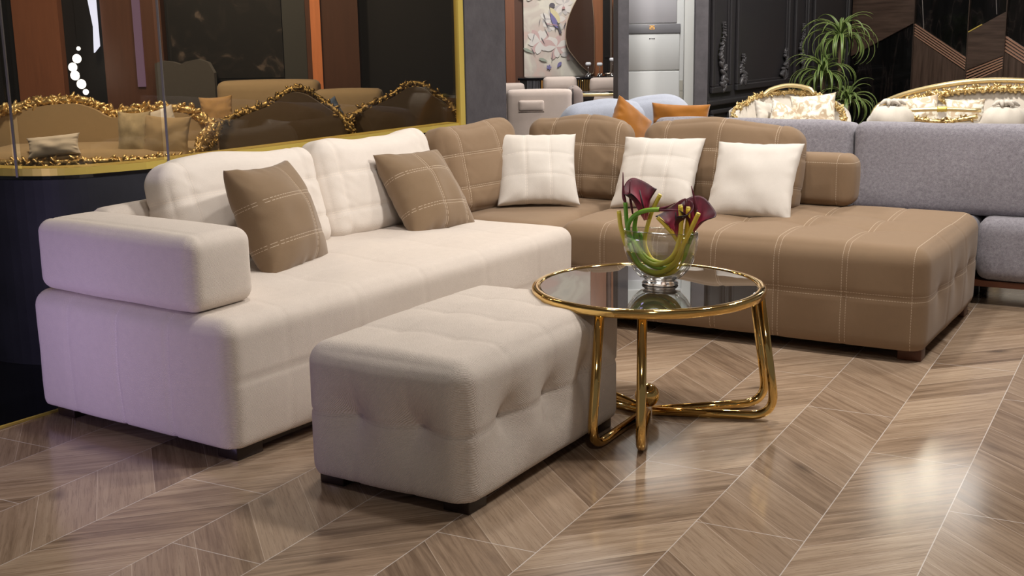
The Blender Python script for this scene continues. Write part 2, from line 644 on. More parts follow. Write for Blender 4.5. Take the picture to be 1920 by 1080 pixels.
def fillet(pts, r, seg=8):
    """polyline with rounded corners"""
    P = [Vector(p) for p in pts]
    out = [P[0]]
    for i in range(1, len(P) - 1):
        a, b = (P[i - 1] - P[i]), (P[i + 1] - P[i])
        rr = min(r, a.length * 0.49, b.length * 0.49)
        p0, p1 = P[i] + a.normalized() * rr, P[i] + b.normalized() * rr
        for k in range(seg + 1):
            t = k / seg
            out.append(p0 * (1 - t) ** 2 + P[i] * 2 * t * (1 - t) + p1 * t * t)
    out.append(P[-1])
    return out


def lathe(prof, seg=32, c=(0, 0, 0)):
    v, f = [], []
    for r, z in prof:
        for k in range(seg):
            w = 2 * PI * k / seg
            v.append((c[0] + r * math.cos(w), c[1] + r * math.sin(w), c[2] + z))
    n = len(prof)
    for i in range(n - 1):
        for k in range(seg):
            k2 = (k + 1) % seg
            f.append((i * seg + k, i * seg + k2, (i + 1) * seg + k2, (i + 1) * seg + k))
    f.append(tuple(range(seg))[::-1])
    f.append(tuple((n - 1) * seg + k for k in range(seg)))
    return v, f


def ellipsoid(c, r, rot=(0, 0, 0), seg=8, ring=5):
    M = Matrix.LocRotScale(Vector(c), Matrix.Rotation(rot[2], 3, 'Z') @ Matrix.Rotation(rot[1], 3, 'Y') @ Matrix.Rotation(rot[0], 3, 'X'), Vector(r))
    v = [M @ Vector((0, 0, -1))]
    for i in range(1, ring):
        a = -PI / 2 + PI * i / ring
        for k in range(seg):
            w = 2 * PI * k / seg
            v.append(M @ Vector((math.cos(a) * math.cos(w), math.cos(a) * math.sin(w), math.sin(a))))
    v.append(M @ Vector((0, 0, 1)))
    f = [(0, 1 + (k + 1) % seg, 1 + k) for k in range(seg)]
    for i in range(ring - 2):
        for k in range(seg):
            k2 = (k + 1) % seg
            a, b = 1 + i * seg, 1 + (i + 1) * seg
            f.append((a + k, a + k2, b + k2, b + k))
    t = len(v) - 1
    a = 1 + (ring - 2) * seg
    f += [(a + k, a + (k + 1) % seg, t) for k in range(seg)]
    return [tuple(p) for p in v], f


def softbox(L, D, H, r, h=0.03, bulge=(0, 0, 0), seams=(), tufts=(), wrinkle=0.0, wscale=4.0, seed=0.0, c=(0, 0, 0), shape=None, clip=0.0):
    """upholstered block centred on c, rounded, crowned, with sewn grooves and button dimples"""
    half = np.array([L, D, H]) / 2
    N = [max(4, int(math.ceil(s / h))) for s in (L, D, H)]
    idx, V = {}, []
    F = []

    def vid(i, j, k):
        key = (i, j, k)
        if key not in idx:
            idx[key] = len(V)
            V.append(((i / N[0] * 2 - 1) * half[0], (j / N[1] * 2 - 1) * half[1], (k / N[2] * 2 - 1) * half[2]))
        return idx[key]

    for ax in range(3):
        o = [(1, 2), (2, 0), (0, 1)][ax]
        for end in (0, N[ax]):
            for a in range(N[o[0]]):
                for b in range(N[o[1]]):
                    q = []
                    for da, db in ((0, 0), (1, 0), (1, 1), (0, 1)):
                        ijk = [0, 0, 0]
                        ijk[ax] = end
                        ijk[o[0]] = a + da
                        ijk[o[1]] = b + db
                        q.append(vid(*ijk))
                    F.append(tuple(q) if end else tuple(q[::-1]))
    P = np.array(V)
    rr = np.minimum(r, half * 0.98)
    inner = half - rr
    q = np.clip(P, -inner, inner)
    # superelliptic corner: keep lattice spacing, push to the rounded surface
    dv = (P - q) / rr
    ln = np.linalg.norm(dv, axis=1)
    mx = np.max(np.abs(dv), axis=1)
    n = dv / ln[:, None]
    S = q + n * rr * mx[:, None] ** 0.0
    nn = n / rr
    nn /= np.linalg.norm(nn, axis=1)[:, None]
    u = P / half
    disp = np.zeros(len(P))
    for a in range(3):
        o = [i for i in range(3) if i != a]
        disp += bulge[a] * n[:, a] ** 2 * (1 - u[:, o[0]] ** 2) * (1 - u[:, o[1]] ** 2)
    for sm in seams:
        a, val, dep, w = sm[:4]
        g = -dep * np.exp(-((S[:, a] - val) / w) ** 2)
        if len(sm) > 4:
            g = g * sm[4](S, n)
        g = g * (1 - np.abs(n[:, a]) ** 3)
        disp += g
    for tx, ty, tz, dep, w in tufts:
        d = np.linalg.norm(S - np.array([tx, ty, tz]), axis=1)
        disp += -dep * (0.55 * np.exp(-d / w) + 0.45 * np.exp(-(d / (w * 2.2)) ** 2))
    if wrinkle:
        disp += np.array([wrinkle * mnoise.noise(Vector(p * wscale) + Vector((seed, seed * 1.7, 0))) for p in S])
    S = S + nn * disp[:, None]
    if clip:
        lo = -half[2] + clip
        S[:, 2] = np.where(S[:, 2] < lo, lo + (S[:, 2] - lo) * 0.08, S[:, 2])
    if shape is not None:
        S = shape(S)
    S = S + np.array(c)
    return S.tolist(), F


def pillow(s, T, N=44, pinch=0.07, seed=0.0, crease=1.0, hgt=None, lines=()):
    """knife-edge cushion standing in x,z with thickness along y"""
    hgt = hgt or s
    V, F = [], []
    idx = {}

    def pos(u, v, side):
        x = s / 2 * u * (1 - pinch * (1 - v * v)) if True else 0
        z = hgt / 2 * v * (1 - pinch * (1 - u * u))
        e = max(0.0, (1 - u * u) * (1 - v * v))
        y = T / 2 * (e ** 0.42)
        # puckers running in from the seam
        ang = math.atan2(v, u)
        edge = max(abs(u), abs(v))
        pk = crease * 0.009 * math.sin(ang * 17 + seed) * math.exp(-((1 - edge) / 0.13) ** 2) * (0.3 + mnoise.noise(Vector((u * 3 + seed, v * 3, side))))
        wv = crease * 0.014 * mnoise.noise(Vector((u * 1.7 + seed * 3, v * 1.7, side * 2.0)))
        for a_, v_ in lines:
            y -= 0.0036 * math.exp(-(((x, 0, z)[a_] - v_) / 0.010) ** 2) * (e ** 0.4)
        y = y + (pk + wv * (e ** 0.5)) * (1 if e > 0 else 0)
        return (x, side * -y, z)

    for side in (1, -1):
        for i in range(N + 1):
            for j in range(N + 1):
                a, b = i / N * 2 - 1, j / N * 2 - 1
                u = math.sin(a * PI / 2) * 0.45 + a * 0.55
                v = math.sin(b * PI / 2) * 0.45 + b * 0.55
                border = i in (0, N) or j in (0, N)
                key = (i, j, 0 if border else side)
                if key not in idx:
                    idx[key] = len(V)
                    V.append(pos(u, v, side))
        for i in range(N):
            for j in range(N):
                q = []
                for di, dj in ((0, 0), (1, 0), (1, 1), (0, 1)):
                    ii, jj = i + di, j + dj
                    border = ii in (0, N) or jj in (0, N)
                    q.append(idx[(ii, jj, 0 if border else side)])
                F.append(tuple(q) if side > 0 else tuple(q[::-1]))
    return V, F


def local(parent, x, y, z):
    M = Matrix.Translation(parent.location) @ parent.rotation_euler.to_matrix().to_4x4()
    return M @ Vector((x, y, z))


# ================================================================== SETTING
def az(a):
    return math.sin(rad(a)), math.cos(rad(a))


fl = link('floor', ([(-7, -1.5, 0), (7, -1.5, 0), (7, 15, 0), (-7, 15, 0)], [(0, 1, 2, 3)]), m_floor, smooth=False)
struct(fl)
ce = link('ceiling', box(-7, 7, -1.5, 15, 3.4, 3.5), m_ceiling, smooth=False)
struct(ce)

# glass partition standing behind the white sofa
PX, PY = -2.055, 4.736                                     # origin of the partition line
DX, DY = az(35.5)


def part_pt(d, off=0.0):
    return (PX + DX * d - DY * off, PY + DY * d + DX * off)


curve_pts = [part_pt(3.05), part_pt(2.2), part_pt(1.4), part_pt(0.95)]
curve_pts += [tuple(p)[:2] for p in spline([(*part_pt(0.80), 0), (-1.735, 5.283, 0), (-1.85, 5.222, 0), (-1.98, 5.200, 0), (-2.171, 5.236, 0), (-2.36, 5.34, 0), (-2.6, 5.56, 0)], 26)]
curve_pts += [(-3.2, 6.25), (-3.9, 7.2)]


def sub_path(x0, x1):
    """piece of the partition line between two x positions"""
    out = []
    P = curve_pts
    for i in range(len(P) - 1):
        (ax, ay), (bx, by) = P[i], P[i + 1]
        n = 6 if i < 4 else 2
        for k in range(n):
            t = k / n
            x, y = ax + (bx - ax) * t, ay + (by - ay) * t
            if x1 - 1e-6 <= x <= x0 + 1e-6:
                out.append((x, y))
    return out


lw = struct(link('wall_low', extrude_path(curve_pts, 0.14, 0.0, 0.822, -1), m_navy, smooth=False))
lip = struct(link('trim_1', extrude_path([(x, y) for x, y in curve_pts], 0.15, 0.818, 0.836, -1), m_black_gloss, smooth=False))
gs = struct(link('trim_2', extrude_path(curve_pts, 0.10, 0.836, 0.868, -1), m_brass, smooth=False))
x_a, x_b = -1.525, -2.085
p1 = sub_path(curve_pts[0][0], x_a + 0.004)
p1 = [p1[0]] + p1[1:]
for k, (xa, xb) in enumerate(((curve_pts[0][0], x_a + 0.003), (x_a - 0.003, x_b + 0.003), (x_b - 0.003, -3.9))):
    pts = sub_path(xa, xb)
    g = struct(link('window_%d' % (k + 1), extrude_path(pts, 0.012, 0.868, 3.4, -1), m_pane, smooth=False))
# joints between the panes
for k, xj in enumerate((x_a, x_b)):
    pts = sub_path(xj + 0.06, xj - 0.06)
    px_, py_ = min(pts, key=lambda p: abs(p[0] - xj))
    i = pts.index((px_, py_))
    o_ = struct(link('trim_%d' % (3 + k), box(px_ - 0.004, px_ + 0.004, py_ - 0.010, py_ + 0.003, 0.832, 3.4), plain('pane_joint', (0.10, 0.09, 0.09), 0.3), smooth=False))
# gold upright and slate pier at the end of the glass
M_part = Matrix(((DX, -DY, 0, PX), (DY, DX, 0, PY), (0, 0, 1, 0), (0, 0, 0, 1)))


def part_obj(name, vf, mat):
    v, f = vf
    return struct(link(name, ([tuple(M_part @ Vector(p)) for p in v], f), mat, smooth=False))


part_obj('trim_5', box(3.04, 3.09, -0.012, 0.02, 0.836, 3.4), m_brass)
part_obj('pillar_1', box(3.09, 3.50, -0.01, 0.05, 0.0, 3.4), m_slate)
part_obj('trim_6', box(3.086, 3.096, -0.014, 0.02, 0.0, 3.4), plain('dark_bead', (0.03, 0.028, 0.03), 0.4))

# glossy black plinth under the partition, with its thin brass edge
E1 = (-1.757 + DX * 4.2, 4.578 + DY * 4.2)
E0 = (-1.909 - DX * 3.0, 4.363 - DY * 3.0)
v = [(E0[0], E0[1], 0.006), (E1[0], E1[1], 0.006), (E1[0] - DY * 3.2, E1[1] + DX * 3.2, 0.006), (E0[0] - DY * 6, E0[1] + DX * 6, 0.006)]
v += [(x, y, 0.0005) for x, y, z in v]
pl = struct(link('floor_2', (v, [(0, 1, 2, 3), (7, 6, 5, 4), (0, 4, 5, 1), (1, 5, 6, 2), (2, 6, 7, 3), (3, 7, 4, 0)]), m_black_gloss, smooth=False))
sv = []
for (ex, ey) in (E0, E1):
    for o_ in (0.0, -0.012):
        for z in (0.0005, 0.009):
            sv.append((ex - DY * o_, ey + DX * o_, z))
struct(link('trim_7', (sv, [(0, 1, 3, 2), (4, 6, 7, 5), (0, 4, 5, 1), (2, 3, 7, 6), (1, 5, 7, 3), (0, 2, 6, 4)]), m_brass, smooth=False))

# ================================================================== CREAM SECTION OF THE SOFA
WF = (-0.943, 3.941)
W_ROT = rad(90 - 34.5)
sofa = thing('sectional_sofa', 'cream woven sofa section with low arm, in front of the glass partition', 'sofa', (*WF, 0), W_ROT)


def side_only(ax):
    return lambda S, n: np.clip(n[:, ax] ** 2 * 1.5, 0, 1)


m_cream_base = fabric('cream_weave_base', CREAM, 260, 0.5, 0.06, stitch=[(1, 0.26, .0016), (1, 0.53, .0016), (1, 0.80, .0016), (0, 0.25, .0012), (0, 0.66, .0012)], thread=(0.80, 0.72, 0.65))
# base: runs d -0.03..2.19, b -0.03..1.03
cb = ((-0.03 + 2.16) / 2, 0.5, 0.258)
L_, D_, H_ = 2.19, 1.06, 0.475
seams = [(2, 0.03, 0.004, 0.007)]
for sx_ in (-0.82, -0.45, -0.05, 0.36, 0.76):
    seams.append((0, sx_, 0.0025, 0.010))
for sy_ in (-0.24, 0.03, 0.30):
    seams.append((1, sy_, 0.009, 0.007, lambda S, n: np.clip(-n[:, 0], 0, 1)))
seams.append((2, 0.03, -0.004, 0.007, lambda S, n: np.clip(-n[:, 0], 0, 1)))
tf = []
for sx_ in (-0.45, -0.05, 0.36, 0.76):
    for sy_ in (-0.28, 0.02):
        tf.append((sx_, sy_, H_ / 2, 0.010, 0.05))
base = link('base', softbox(L_, D_, H_, 0.06, 0.014, (0.018, 0.012, 0.022), seams, tf, 0.006, 4.5, 1.0, cb, None, 0.035), m_cream_base, sofa)
arm = link('armrest', softbox(0.29, 0.85, 0.262, 0.05, 0.013, (0.006, 0.006, 0.010), [(0, -0.085, 0.004, 0.006, lambda S, n: np.clip(n[:, 2], 0, 1)), (1, -0.40, 0.004, 0.006, lambda S, n: np.clip(-n[:, 0], 0, 1)), (2, 0.075, 0.003, 0.005, lambda S, n: np.clip(-n[:, 0], 0, 1))], (), 0.004, 4, 3.0,
                              (0.122, 0.55, 0.632)), m_cream, sofa)
bk = link('backrest', softbox(1.90, 0.14, 0.258, 0.055, 0.02, (0.005, 0.008, 0.006), (), (), 0.003, 4, 5.0, (1.215, 0.99, 0.632)), m_cream, sofa)


def back_cushion(parent, mat, Lc, Hc, Tc, pos, yaw, tilt, seed, brown=False, name='back_cushion'):
    sm = [(2, 0.075, 0.006, 0.010), (2, -0.095, 0.006, 0.010)]
    xs = (-Lc / 2 + 0.105, Lc / 2 - 0.105) if not brown else brown
    for x_ in xs:
        sm.append((0, x_, 0.006, 0.010))

    def shp(S):
        S = S.copy()
        # fine pulls along the side seams
        ed = np.exp(-((Lc / 2 - 0.105 - np.abs(S[:, 0])) / 0.07) ** 2)
        S[:, 1] -= np.array([0.0055 * mnoise.noise(Vector((p[0] * 7 + seed, p[1] * 4, p[2] * 30 + p[0] * 22))) for p in S]) * ed
        # plumper toward the bottom, slumping top, soft corners
        k = (S[:, 2] / Hc + 0.5)
        S[:, 1] *= 1.12 - 0.25 * k
        S[:, 2] += 0.012 * np.cos(S[:, 0] / Lc * PI * 2.2 + seed) * k
        S[:, 2] -= 0.05 * np.clip(np.abs(S[:, 0]) / (Lc / 2) - 0.80, 0, 1) ** 1.3 * k * 1.6
        return S

    vf = softbox(Lc, Tc, Hc, 0.065, 0.013, (0.012, 0.032, 0.012), sm, (), 0.012, 5.0, seed, (0, 0, 0), shp)
    o = link(name, vf, mat, parent)
    o.rotation_mode = 'YXZ'
    o.rotation_euler = (tilt, 0, yaw)
    o.location = pos
    return o


# local frame: x along the sofa, y toward its back; the cushion's front looks to -y
back_cushion(sofa, m_cream_back, 0.86, 0.45, 0.19, (0.885, 0.84, 0.692), 0.0, rad(-13), 1.3)
back_cushion(sofa, m_cream_back, 0.82, 0.45, 0.19, (1.735, 0.84, 0.688), 0.0, rad(-13), 2.9)
for (x_, y_) in ((0.08, 0.06), (2.08, 0.06), (0.08, 0.94), (2.08, 0.94)):
    link('foot', bevbox(x_ - 0.06, x_ + 0.06, y_ - 0.05, y_ + 0.05, 0.0, 0.065, 0.004), m_dark_wood, sofa)
link('plinth_rail', box(0.1, 2.06, 0.02, 0.06, 0.022, 0.075), m_dark_wood, sofa, smooth=False)
link('plinth_rail', box(0.04, 0.08, 0.1, 0.9, 0.022, 0.075), m_dark_wood, sofa, smooth=False)

# ================================================================== BROWN SECTION
BF = (1.669, 5.031)
B_ROT = rad(-31.0)
cha = thing('sectional_sofa', 'brown suede corner and chaise section with contrast stitching beyond the gold table', 'sofa', (*BF, 0), B_ROT)
CL, CD, CH = 1.745, 1.14, 0.475
ccx, ccy, ccz = -1.68 + CL / 2, -0.03 + CD / 2, 0.256
vx = [-0.87, -0.60, -0.30, 0.0, 0.295, 0.58]       # seams crossing the front, in the block's own space
vx = [x for x in (-0.62, -0.345, -0.06, 0.235, 0.535)]
hz = 0.02
st = []
for x in vx:
    st += [(0, x - 0.011, .0012), (0, x + 0.011, .0012)]
st += [(0, CL / 2 - 0.052, .0012)]
st += [(2, hz - 0.011, .0012), (2, hz + 0.011, .0012)]
m_brown_seat = fabric('brown_suede_seat', BROWN, 350, 0.12, 0.05, 0.12, stitch=[(a, v_ + (ccx if a == 0 else ccz), w) for a, v_, w in st])
seams = [(0, x, 0.004, 0.012) for x in vx] + [(2, hz, 0.004, 0.010), (1, -0.17, 0.003, 0.010), (1, 0.16, 0.003, 0.010)]
tf = [(x, y, CH / 2, 0.022, 0.05) for x in (-0.06, 0.235, 0.535) for y in (-0.17, 0.16)]
tf += [(CL / 2, y, 0.0, 0.024, 0.05) for y in (-0.30, 0.02, 0.32)]
tf += [(x, -CD / 2, 0.0, 0.008, 0.04) for x in vx]
link('base', softbox(CL, CD, CH, 0.075, 0.014, (0.025, 0.014, 0.022), seams, tf, 0.005, 3.5, 8.0, (ccx, ccy, ccz), None, 0.035), m_brown_seat, cha)
# corner seat continues the line of the cream section; built in the chaise frame
rel = W_ROT - B_ROT


def w2b(d, b):
    wx = WF[0] + math.cos(W_ROT) * d - math.sin(W_ROT) * b - BF[0]
    wy = WF[1] + math.sin(W_ROT) * d + math.cos(W_ROT) * b - BF[1]
    c, s = math.cos(-B_ROT), math.sin(-B_ROT)
    return wx * c - wy * s, wx * s + wy * c


cx, cy = w2b(2.73, 0.60)
cs = link('corner_base', softbox(1.08, 0.86, CH - 0.02, 0.07, 0.03, (0.0, 0.01, 0.018), [(0, 0.15, 0.005, 0.01)], (), 0.004, 3.5, 9.0, (0, 0, 0)), m_brown, cha)
cs.location = (cx, cy, ccz)
cs.rotation_euler = (0, 0, rel)
arm_st = [(0, 0.75 + 0, .0012)]
link('backrest', softbox(1.62, 0.18, 0.262, 0.055, 0.016, (0.01, 0.01, 0.006), [(0, 0.735, 0.004, 0.006)], (), 0.004, 4, 11.0, (-0.520 - 0.81, 1.0, 0.628)), fabric('brown_suede_backrest', BROWN, 350, 0.12, 0.05, 0.12, stitch=[(0, -0.595, .0012), (2, 0.722, .0012)]), cha)
cbk = link('backrest', softbox(0.86, 0.20, 0.262, 0.055, 0.02, (0.0, 0.008, 0.006), (), (), 0.003, 4, 12.0, (0, 0, 0)), m_brown, cha)
cx, cy = w2b(2.75, 0.945)
cbk.location = (cx, cy, 0.628)
cbk.rotation_euler = (0, 0, rel)


def brown_cushion_mat(name, xs):
    s_ = [(2, 0.07, .0012), (2, 0.08, .0012), (2, -0.10, .0012), (2, -0.09, .0012)]
    for x in xs:
        s_ += [(0, x - .006, .0012), (0, x + .006, .0012)]
    return fabric(name, BROWN, 350, 0.12, 0.05, 0.12, stitch=s_)


cx, cy = w2b(2.49, 0.79)
back_cushion(cha, brown_cushion_mat('brown_suede_corner_cushion', (-0.20, 0.10)), 0.61, 0.45, 0.20, (cx, cy, 0.692), rel - rad(4), rad(-12), 4.1, brown=(-0.20, 0.10))
back_cushion(cha, brown_cushion_mat('brown_suede_middle_cushion', (-0.13, 0.06, 0.25)), 0.59, 0.45, 0.20, (-2.005, 0.85, 0.688), rad(3), rad(-11), 5.7, brown=(-0.13, 0.06, 0.25))
back_cushion(cha, brown_cushion_mat('brown_suede_long_cushion', (-0.28, 0.02, 0.32)), 0.85, 0.45, 0.20, (-1.180, 0.84, 0.688), 0.0, rad(-11), 6.6, brown=(-0.28, 0.02, 0.32))
for (x_, y_) in ((0.0, 0.07), (-1.5, 0.07), (0.0, 0.97), (-1.5, 0.97)):
    link('foot', bevbox(x_ - 0.05, x_ + 0.05, y_ - 0.04, y_ + 0.04, 0.0, 0.065, 0.004), m_red_wood, cha)
link('plinth_rail', box(-1.55, -0.08, 0.10, 0.14, 0.03, 0.08), m_dark_wood, cha, smooth=False)


# ================================================================== THROW PILLOWS
def throw(label, mat, s, T, loc, ypr, seed, group=None, hgt=None, name='throw_pillow', pinch=0.085, lines=()):
    o = link(name, pillow(s, T, 60 if lines else 44, pinch, seed, hgt=hgt, lines=lines), mat)
    o.rotation_mode = 'YXZ'
    o.location = loc
    o.rotation_euler = (rad(ypr[1]), rad(ypr[2]), rad(ypr[0]))
    return tag(o, label, 'pillow', group)


def brown_pillow(name, lines):
    s_ = []
    for a, v_ in lines:
        s_ += [(a, v_ - .006, .0012), (a, v_ + .006, .0012)]
    return fabric(name, (0.220, 0.147, 0.086), 350, 0.12, 0.05, 0.3, stitch=s_)


throw('brown stitched pillow leaning by the cream sofa arm', brown_pillow('brown_pillow_suede', [(0, 0.06), (2, 0.07), (2, -0.10)]), 0.47, 0.25, (-0.935, 4.90, 0.680), (71, -23, 1.7), 1.0, lines=[(0, 0.06), (2, 0.07), (2, -0.10)])
throw('brown stitched pillow tilted against the second cream back cushion', brown_pillow('brown_pillow_suede_second', [(0, -0.02), (0, 0.14), (2, 0.08), (2, -0.10)]), 0.45, 0.22, (-0.400, 5.79, 0.655), (54, -34, 2.4), 2.0, lines=[(0, -0.02), (0, 0.14), (2, 0.08), (2, -0.10)])
throw('cream stitched pillow in the brown corner behind the cream seat end', m_pillow_cream, 0.43, 0.18, (0.143, 6.45, 0.678), (3.2, -36, 1.0), 3.0, lines=[(0, -0.064), (0, 0.064), (2, 0.06), (2, -0.07)])
throw('cream stitched pillow directly behind the calla flowers', m_pillow_cream, 0.43, 0.18, (0.755, 6.27, 0.670), (-23, -38, -0.2), 4.4, lines=[(0, -0.064), (0, 0.064), (2, 0.06), (2, -0.07)])
throw('plain cream pillow nearest the brown backrest end', m_pillow_plain, 0.43, 0.18, (1.185, 5.965, 0.662), (-26.4, -36, -0.3), 5.2)

# ================================================================== OTTOMAN
ott = thing('ottoman', 'large cream tufted ottoman on low dark feet beside the gold table', 'ottoman', (-0.117, 3.41, 0), rad(90 - 31.5))
OL, OD, OH = 1.03, 0.62, 0.465
oc_ = (0.5, 0.33, 0.243)
seams = [(2, 0.01, 0.006, 0.008, lambda S, n: np.clip(1 - n[:, 2] ** 2, 0, 1))]
for x in (-0.26, 0.0, 0.26):
    seams.append((0, x, 0.003, 0.012, lambda S, n: np.clip(n[:, 2] * 1.0 + 0.5, 0.2, 1)))
for y in (-0.105, 0.105):
    seams.append((1, y, 0.003, 0.012))
tf = [(-OL / 2, y, 0.01, 0.075, 0.045) for y in (-0.125, 0.115)]
tf += [(x, -OD / 2, 0.01, 0.075, 0.045) for x in (-0.26, 0.0, 0.26)]
tf += [(x, OD / 2, 0.01, 0.055, 0.034) for x in (-0.26, 0.0, 0.26)]
tf += [(x, y, OH / 2, 0.014, 0.045) for x in (-0.26, 0.0, 0.26) for y in (-0.105, 0.105)]
m_ott = fabric('cream_twill', (0.66, 0.58, 0.51), 220, 0.8, 0.06, stitch=[(2, 0.259, .0013), (2, 0.247, .0013)], thread=(0.50, 0.42, 0.37))
link('base', softbox(OL, OD, OH, 0.07, 0.0125, (0.028, 0.022, 0.022), seams, tf, 0.005, 4, 21.0, oc_, None, 0.035), m_ott, ott)
for (x_, y_) in ((0.08, 0.09), (0.08, 0.57), (0.92, 0.09), (0.92, 0.57)):
    link('foot', bevbox(x_ - 0.05, x_ + 0.05, y_ - 0.045, y_ + 0.05, 0.0, 0.06, 0.004), m_dark_wood, ott)
link('plinth_rail', box(0.1, 0.9, 0.1, 0.13, 0.02, 0.07), m_dark_wood, ott, smooth=False)
link('plinth_rail', box(0.07, 0.1, 0.1, 0.55, 0.02, 0.07), m_dark_wood, ott, smooth=False)

# ================================================================== GOLD COFFEE TABLE
TC = (0.495, 4.385)
tab = thing('coffee_table', 'round coffee table with smoked glass top and gold tube legs', 'table', (*TC, 0))
RT = 0.424
ring = [(RT - 0.030, 0.493), (RT - 0.028, 0.499), (RT - 0.022, 0.501), (RT - 0.006, 0.500), (RT - 0.001, 0.496), (RT, 0.490), (RT, 0.476), (RT - 0.003, 0.470), (RT - 0.03, 0.470), (RT - 0.030, 0.493)]
v, f = [], []
SEG = 96
for r, z in ring[:-1]:
    for k in range(SEG):
        w = 2 * PI * k / SEG
        v.append((r * math.cos(w), r * math.sin(w), z))
nr = len(ring) - 1
for i in range(nr):
    for k in range(SEG):
        k2 = (k + 1) % SEG
        f.append((i * SEG + k, ((i + 1) % nr) * SEG + k, ((i + 1) % nr) * SEG + k2, i * SEG + k2))
link('rim', (v, f), m_gold, tab)
link('glass_top', lathe([(RT - 0.030, 0.482), (RT - 0.030, 0.494), (RT - 0.034, 0.496)], 96), m_smoke_top, tab, smooth=False)
for azm in (199.5, 91, 321):
    for da in (-10.5, 10.5):
        a = rad(azm + da)
        dx, dy = math.sin(a), math.cos(a)
        px_, py_ = math.cos(a), -math.sin(a)
        sh = 0.0
        pts = [(dx * 0.02, dy * 0.02, 0.018), (dx * 0.47, dy * 0.47, 0.018), (dx * 0.402, dy * 0.402, 0.474)]
        pts = fillet(pts, 0.10, 12)
        # extra points along the straights
        link('leg', tube([Vector(p) for p in pts], 0.0165, 16), m_gold, tab)
link('ball', lathe([(0.0005 + 0.045 * math.sin(PI * k / 20), 0.045 - 0.045 * math.cos(PI * k / 20)) for k in range(21)], 32, (0, 0, 0.033)), m_gold, tab)

# ================================================================== VASE AND CALLA LILIES
VL = Vector((0.541, 4.40, 0.4965))
V_ROT = rad(-27)
vase = thing('glass_vase', 'clear oval glass vase standing on the smoked table top', 'vase', VL, V_ROT)


def vase_ring(a, b, z, n=56, p=2.7):
    out = []
    for k in range(n):
        w = 2 * PI * k / n
        c, s = math.cos(w), math.sin(w)
        out.append((a * abs(c) ** (2 / p) * (1 if c >= 0 else -1), b * abs(s) ** (2 / p) * (1 if s >= 0 else -1), z))
    return out


prof_o = [(0.050, 0.036, 0.020), (0.075, 0.046, 0.0265), (0.100, 0.051, 0.05), (0.122, 0.055, 0.085), (0.136, 0.057, 0.125), (0.1405, 0.058, 0.165), (0.139, 0.058, 0.196)]
prof_i = [(0.1355, 0.0545, 0.197), (0.137, 0.0545, 0.165), (0.132, 0.053, 0.125), (0.117, 0.050, 0.088), (0.093, 0.045, 0.056), (0.065, 0.036, 0.037), (0.03, 0.02, 0.031), (0.004, 0.003, 0.030)]
v, f = [], []
nn_ = 56
for a, b, z in prof_o + prof_i:
    v += vase_ring(a, b, z, nn_)
rows = len(prof_o) + len(prof_i)
for i in range(rows - 1):
    for k in range(nn_):
        k2 = (k + 1) % nn_
        f.append((i * nn_ + k, i * nn_ + k2, (i + 1) * nn_ + k2, (i + 1) * nn_ + k))
f.append(tuple(range(nn_))[::-1])
f.append(tuple((rows - 1) * nn_ + k for k in range(nn_)))
link('bowl', (v, f), m_vase, vase)
rp = vase_ring(0.1373, 0.0565, 0.1965, 56)
link('rim', tube(rp + rp[:2], 0.0016, 8, False), m_vase_rim, vase)
v, f = [], []
fp_ = [(0.050, 0.038, 0.0), (0.064, 0.046, 0.001), (0.066, 0.048, 0.004), (0.064, 0.046, 0.009), (0.054, 0.039, 0.016), (0.060, 0.040, 0.024), (0.064, 0.038, 0.0285), (0.03, 0.02, 0.0295)]
for a, b, z in fp_:
    v += vase_ring(a, b, z, 40)
for i in range(len(fp_) - 1):
    for k in range(40):
        f.append((i * 40 + k, i * 40 + (k + 1) % 40, (i + 1) * 40 + (k + 1) % 40, (i + 1) * 40 + k))
f += [tuple(range(40))[::-1], tuple((len(fp_) - 1) * 40 + k for k in range(40))]
link('foot', (v, f), m_vase_foot, vase)


def stem_mat(name, c0, c1, x0, x1):
    t = NT(name)
    sx = t.n('ShaderNodeSeparateXYZ')
    t.l(t.obj(), sx.inputs[0])
    fct = t.m('DIVIDE', t.m('SUBTRACT', sx.outputs[0], x0), x1 - x0)
    n = t.noise(t.obj(), 60, 2)
    fct = t.m('ADD', fct, t.m('MULTIPLY', t.m('SUBTRACT', n, 0.5), 0.25))
    t.set(**{'Base Color': t.ramp(fct, [(0.0, c0), (1.0, c1)]), 'Roughness': 0.4, 'Subsurface Weight': 0.0})
    return t.mat


GREEN, YEL = (0.17, 0.38, 0.03), (0.78, 0.58, 0.05)
m_stem = stem_mat('calla_stem_green_to_yellow', GREEN, YEL, -0.10, 0.09)
m_stem_g = stem_mat('calla_stem_green', (0.13, 0.34, 0.025), (0.36, 0.48, 0.04), -0.10, 0.12)
m_stem_y = stem_mat('calla_stem_yellow', (0.66, 0.54, 0.05), (0.80, 0.58, 0.06), -0.1, 0.1)
m_cut = plain('cut_stem_end', (0.75, 0.62, 0.16), 0.6)
m_bud = plain('calla_bud_wine', (0.13, 0.016, 0.03), 0.45)


def spathe_mat():
    t = NT('calla_spathe_burgundy')
    tc = t.n('ShaderNodeTexCoord')
    at = t.n('ShaderNodeAttribute', attribute_name='petal')
    n = t.noise(t.map(t.obj(), (60, 60, 14)), 1.0, 2)
    fct = t.m('ADD', at.outputs['Fac'], t.m('MULTIPLY', t.m('SUBTRACT', n, 0.5), 0.3))
    t.set(**{'Base Color': t.ramp(fct, [(0.0, (0.50, 0.17, 0.14)), (0.3, (0.33, 0.030, 0.062)), (0.62, (0.12, 0.010, 0.024)), (0.95, (0.014, 0.003, 0.007))]), 'Roughness': 0.5, 'Specular IOR Level': 0.25})
    return t.mat


m_spathe = spathe_mat()
m_spadix = plain('calla_spadix', (0.035, 0.012, 0.016), 0.6)


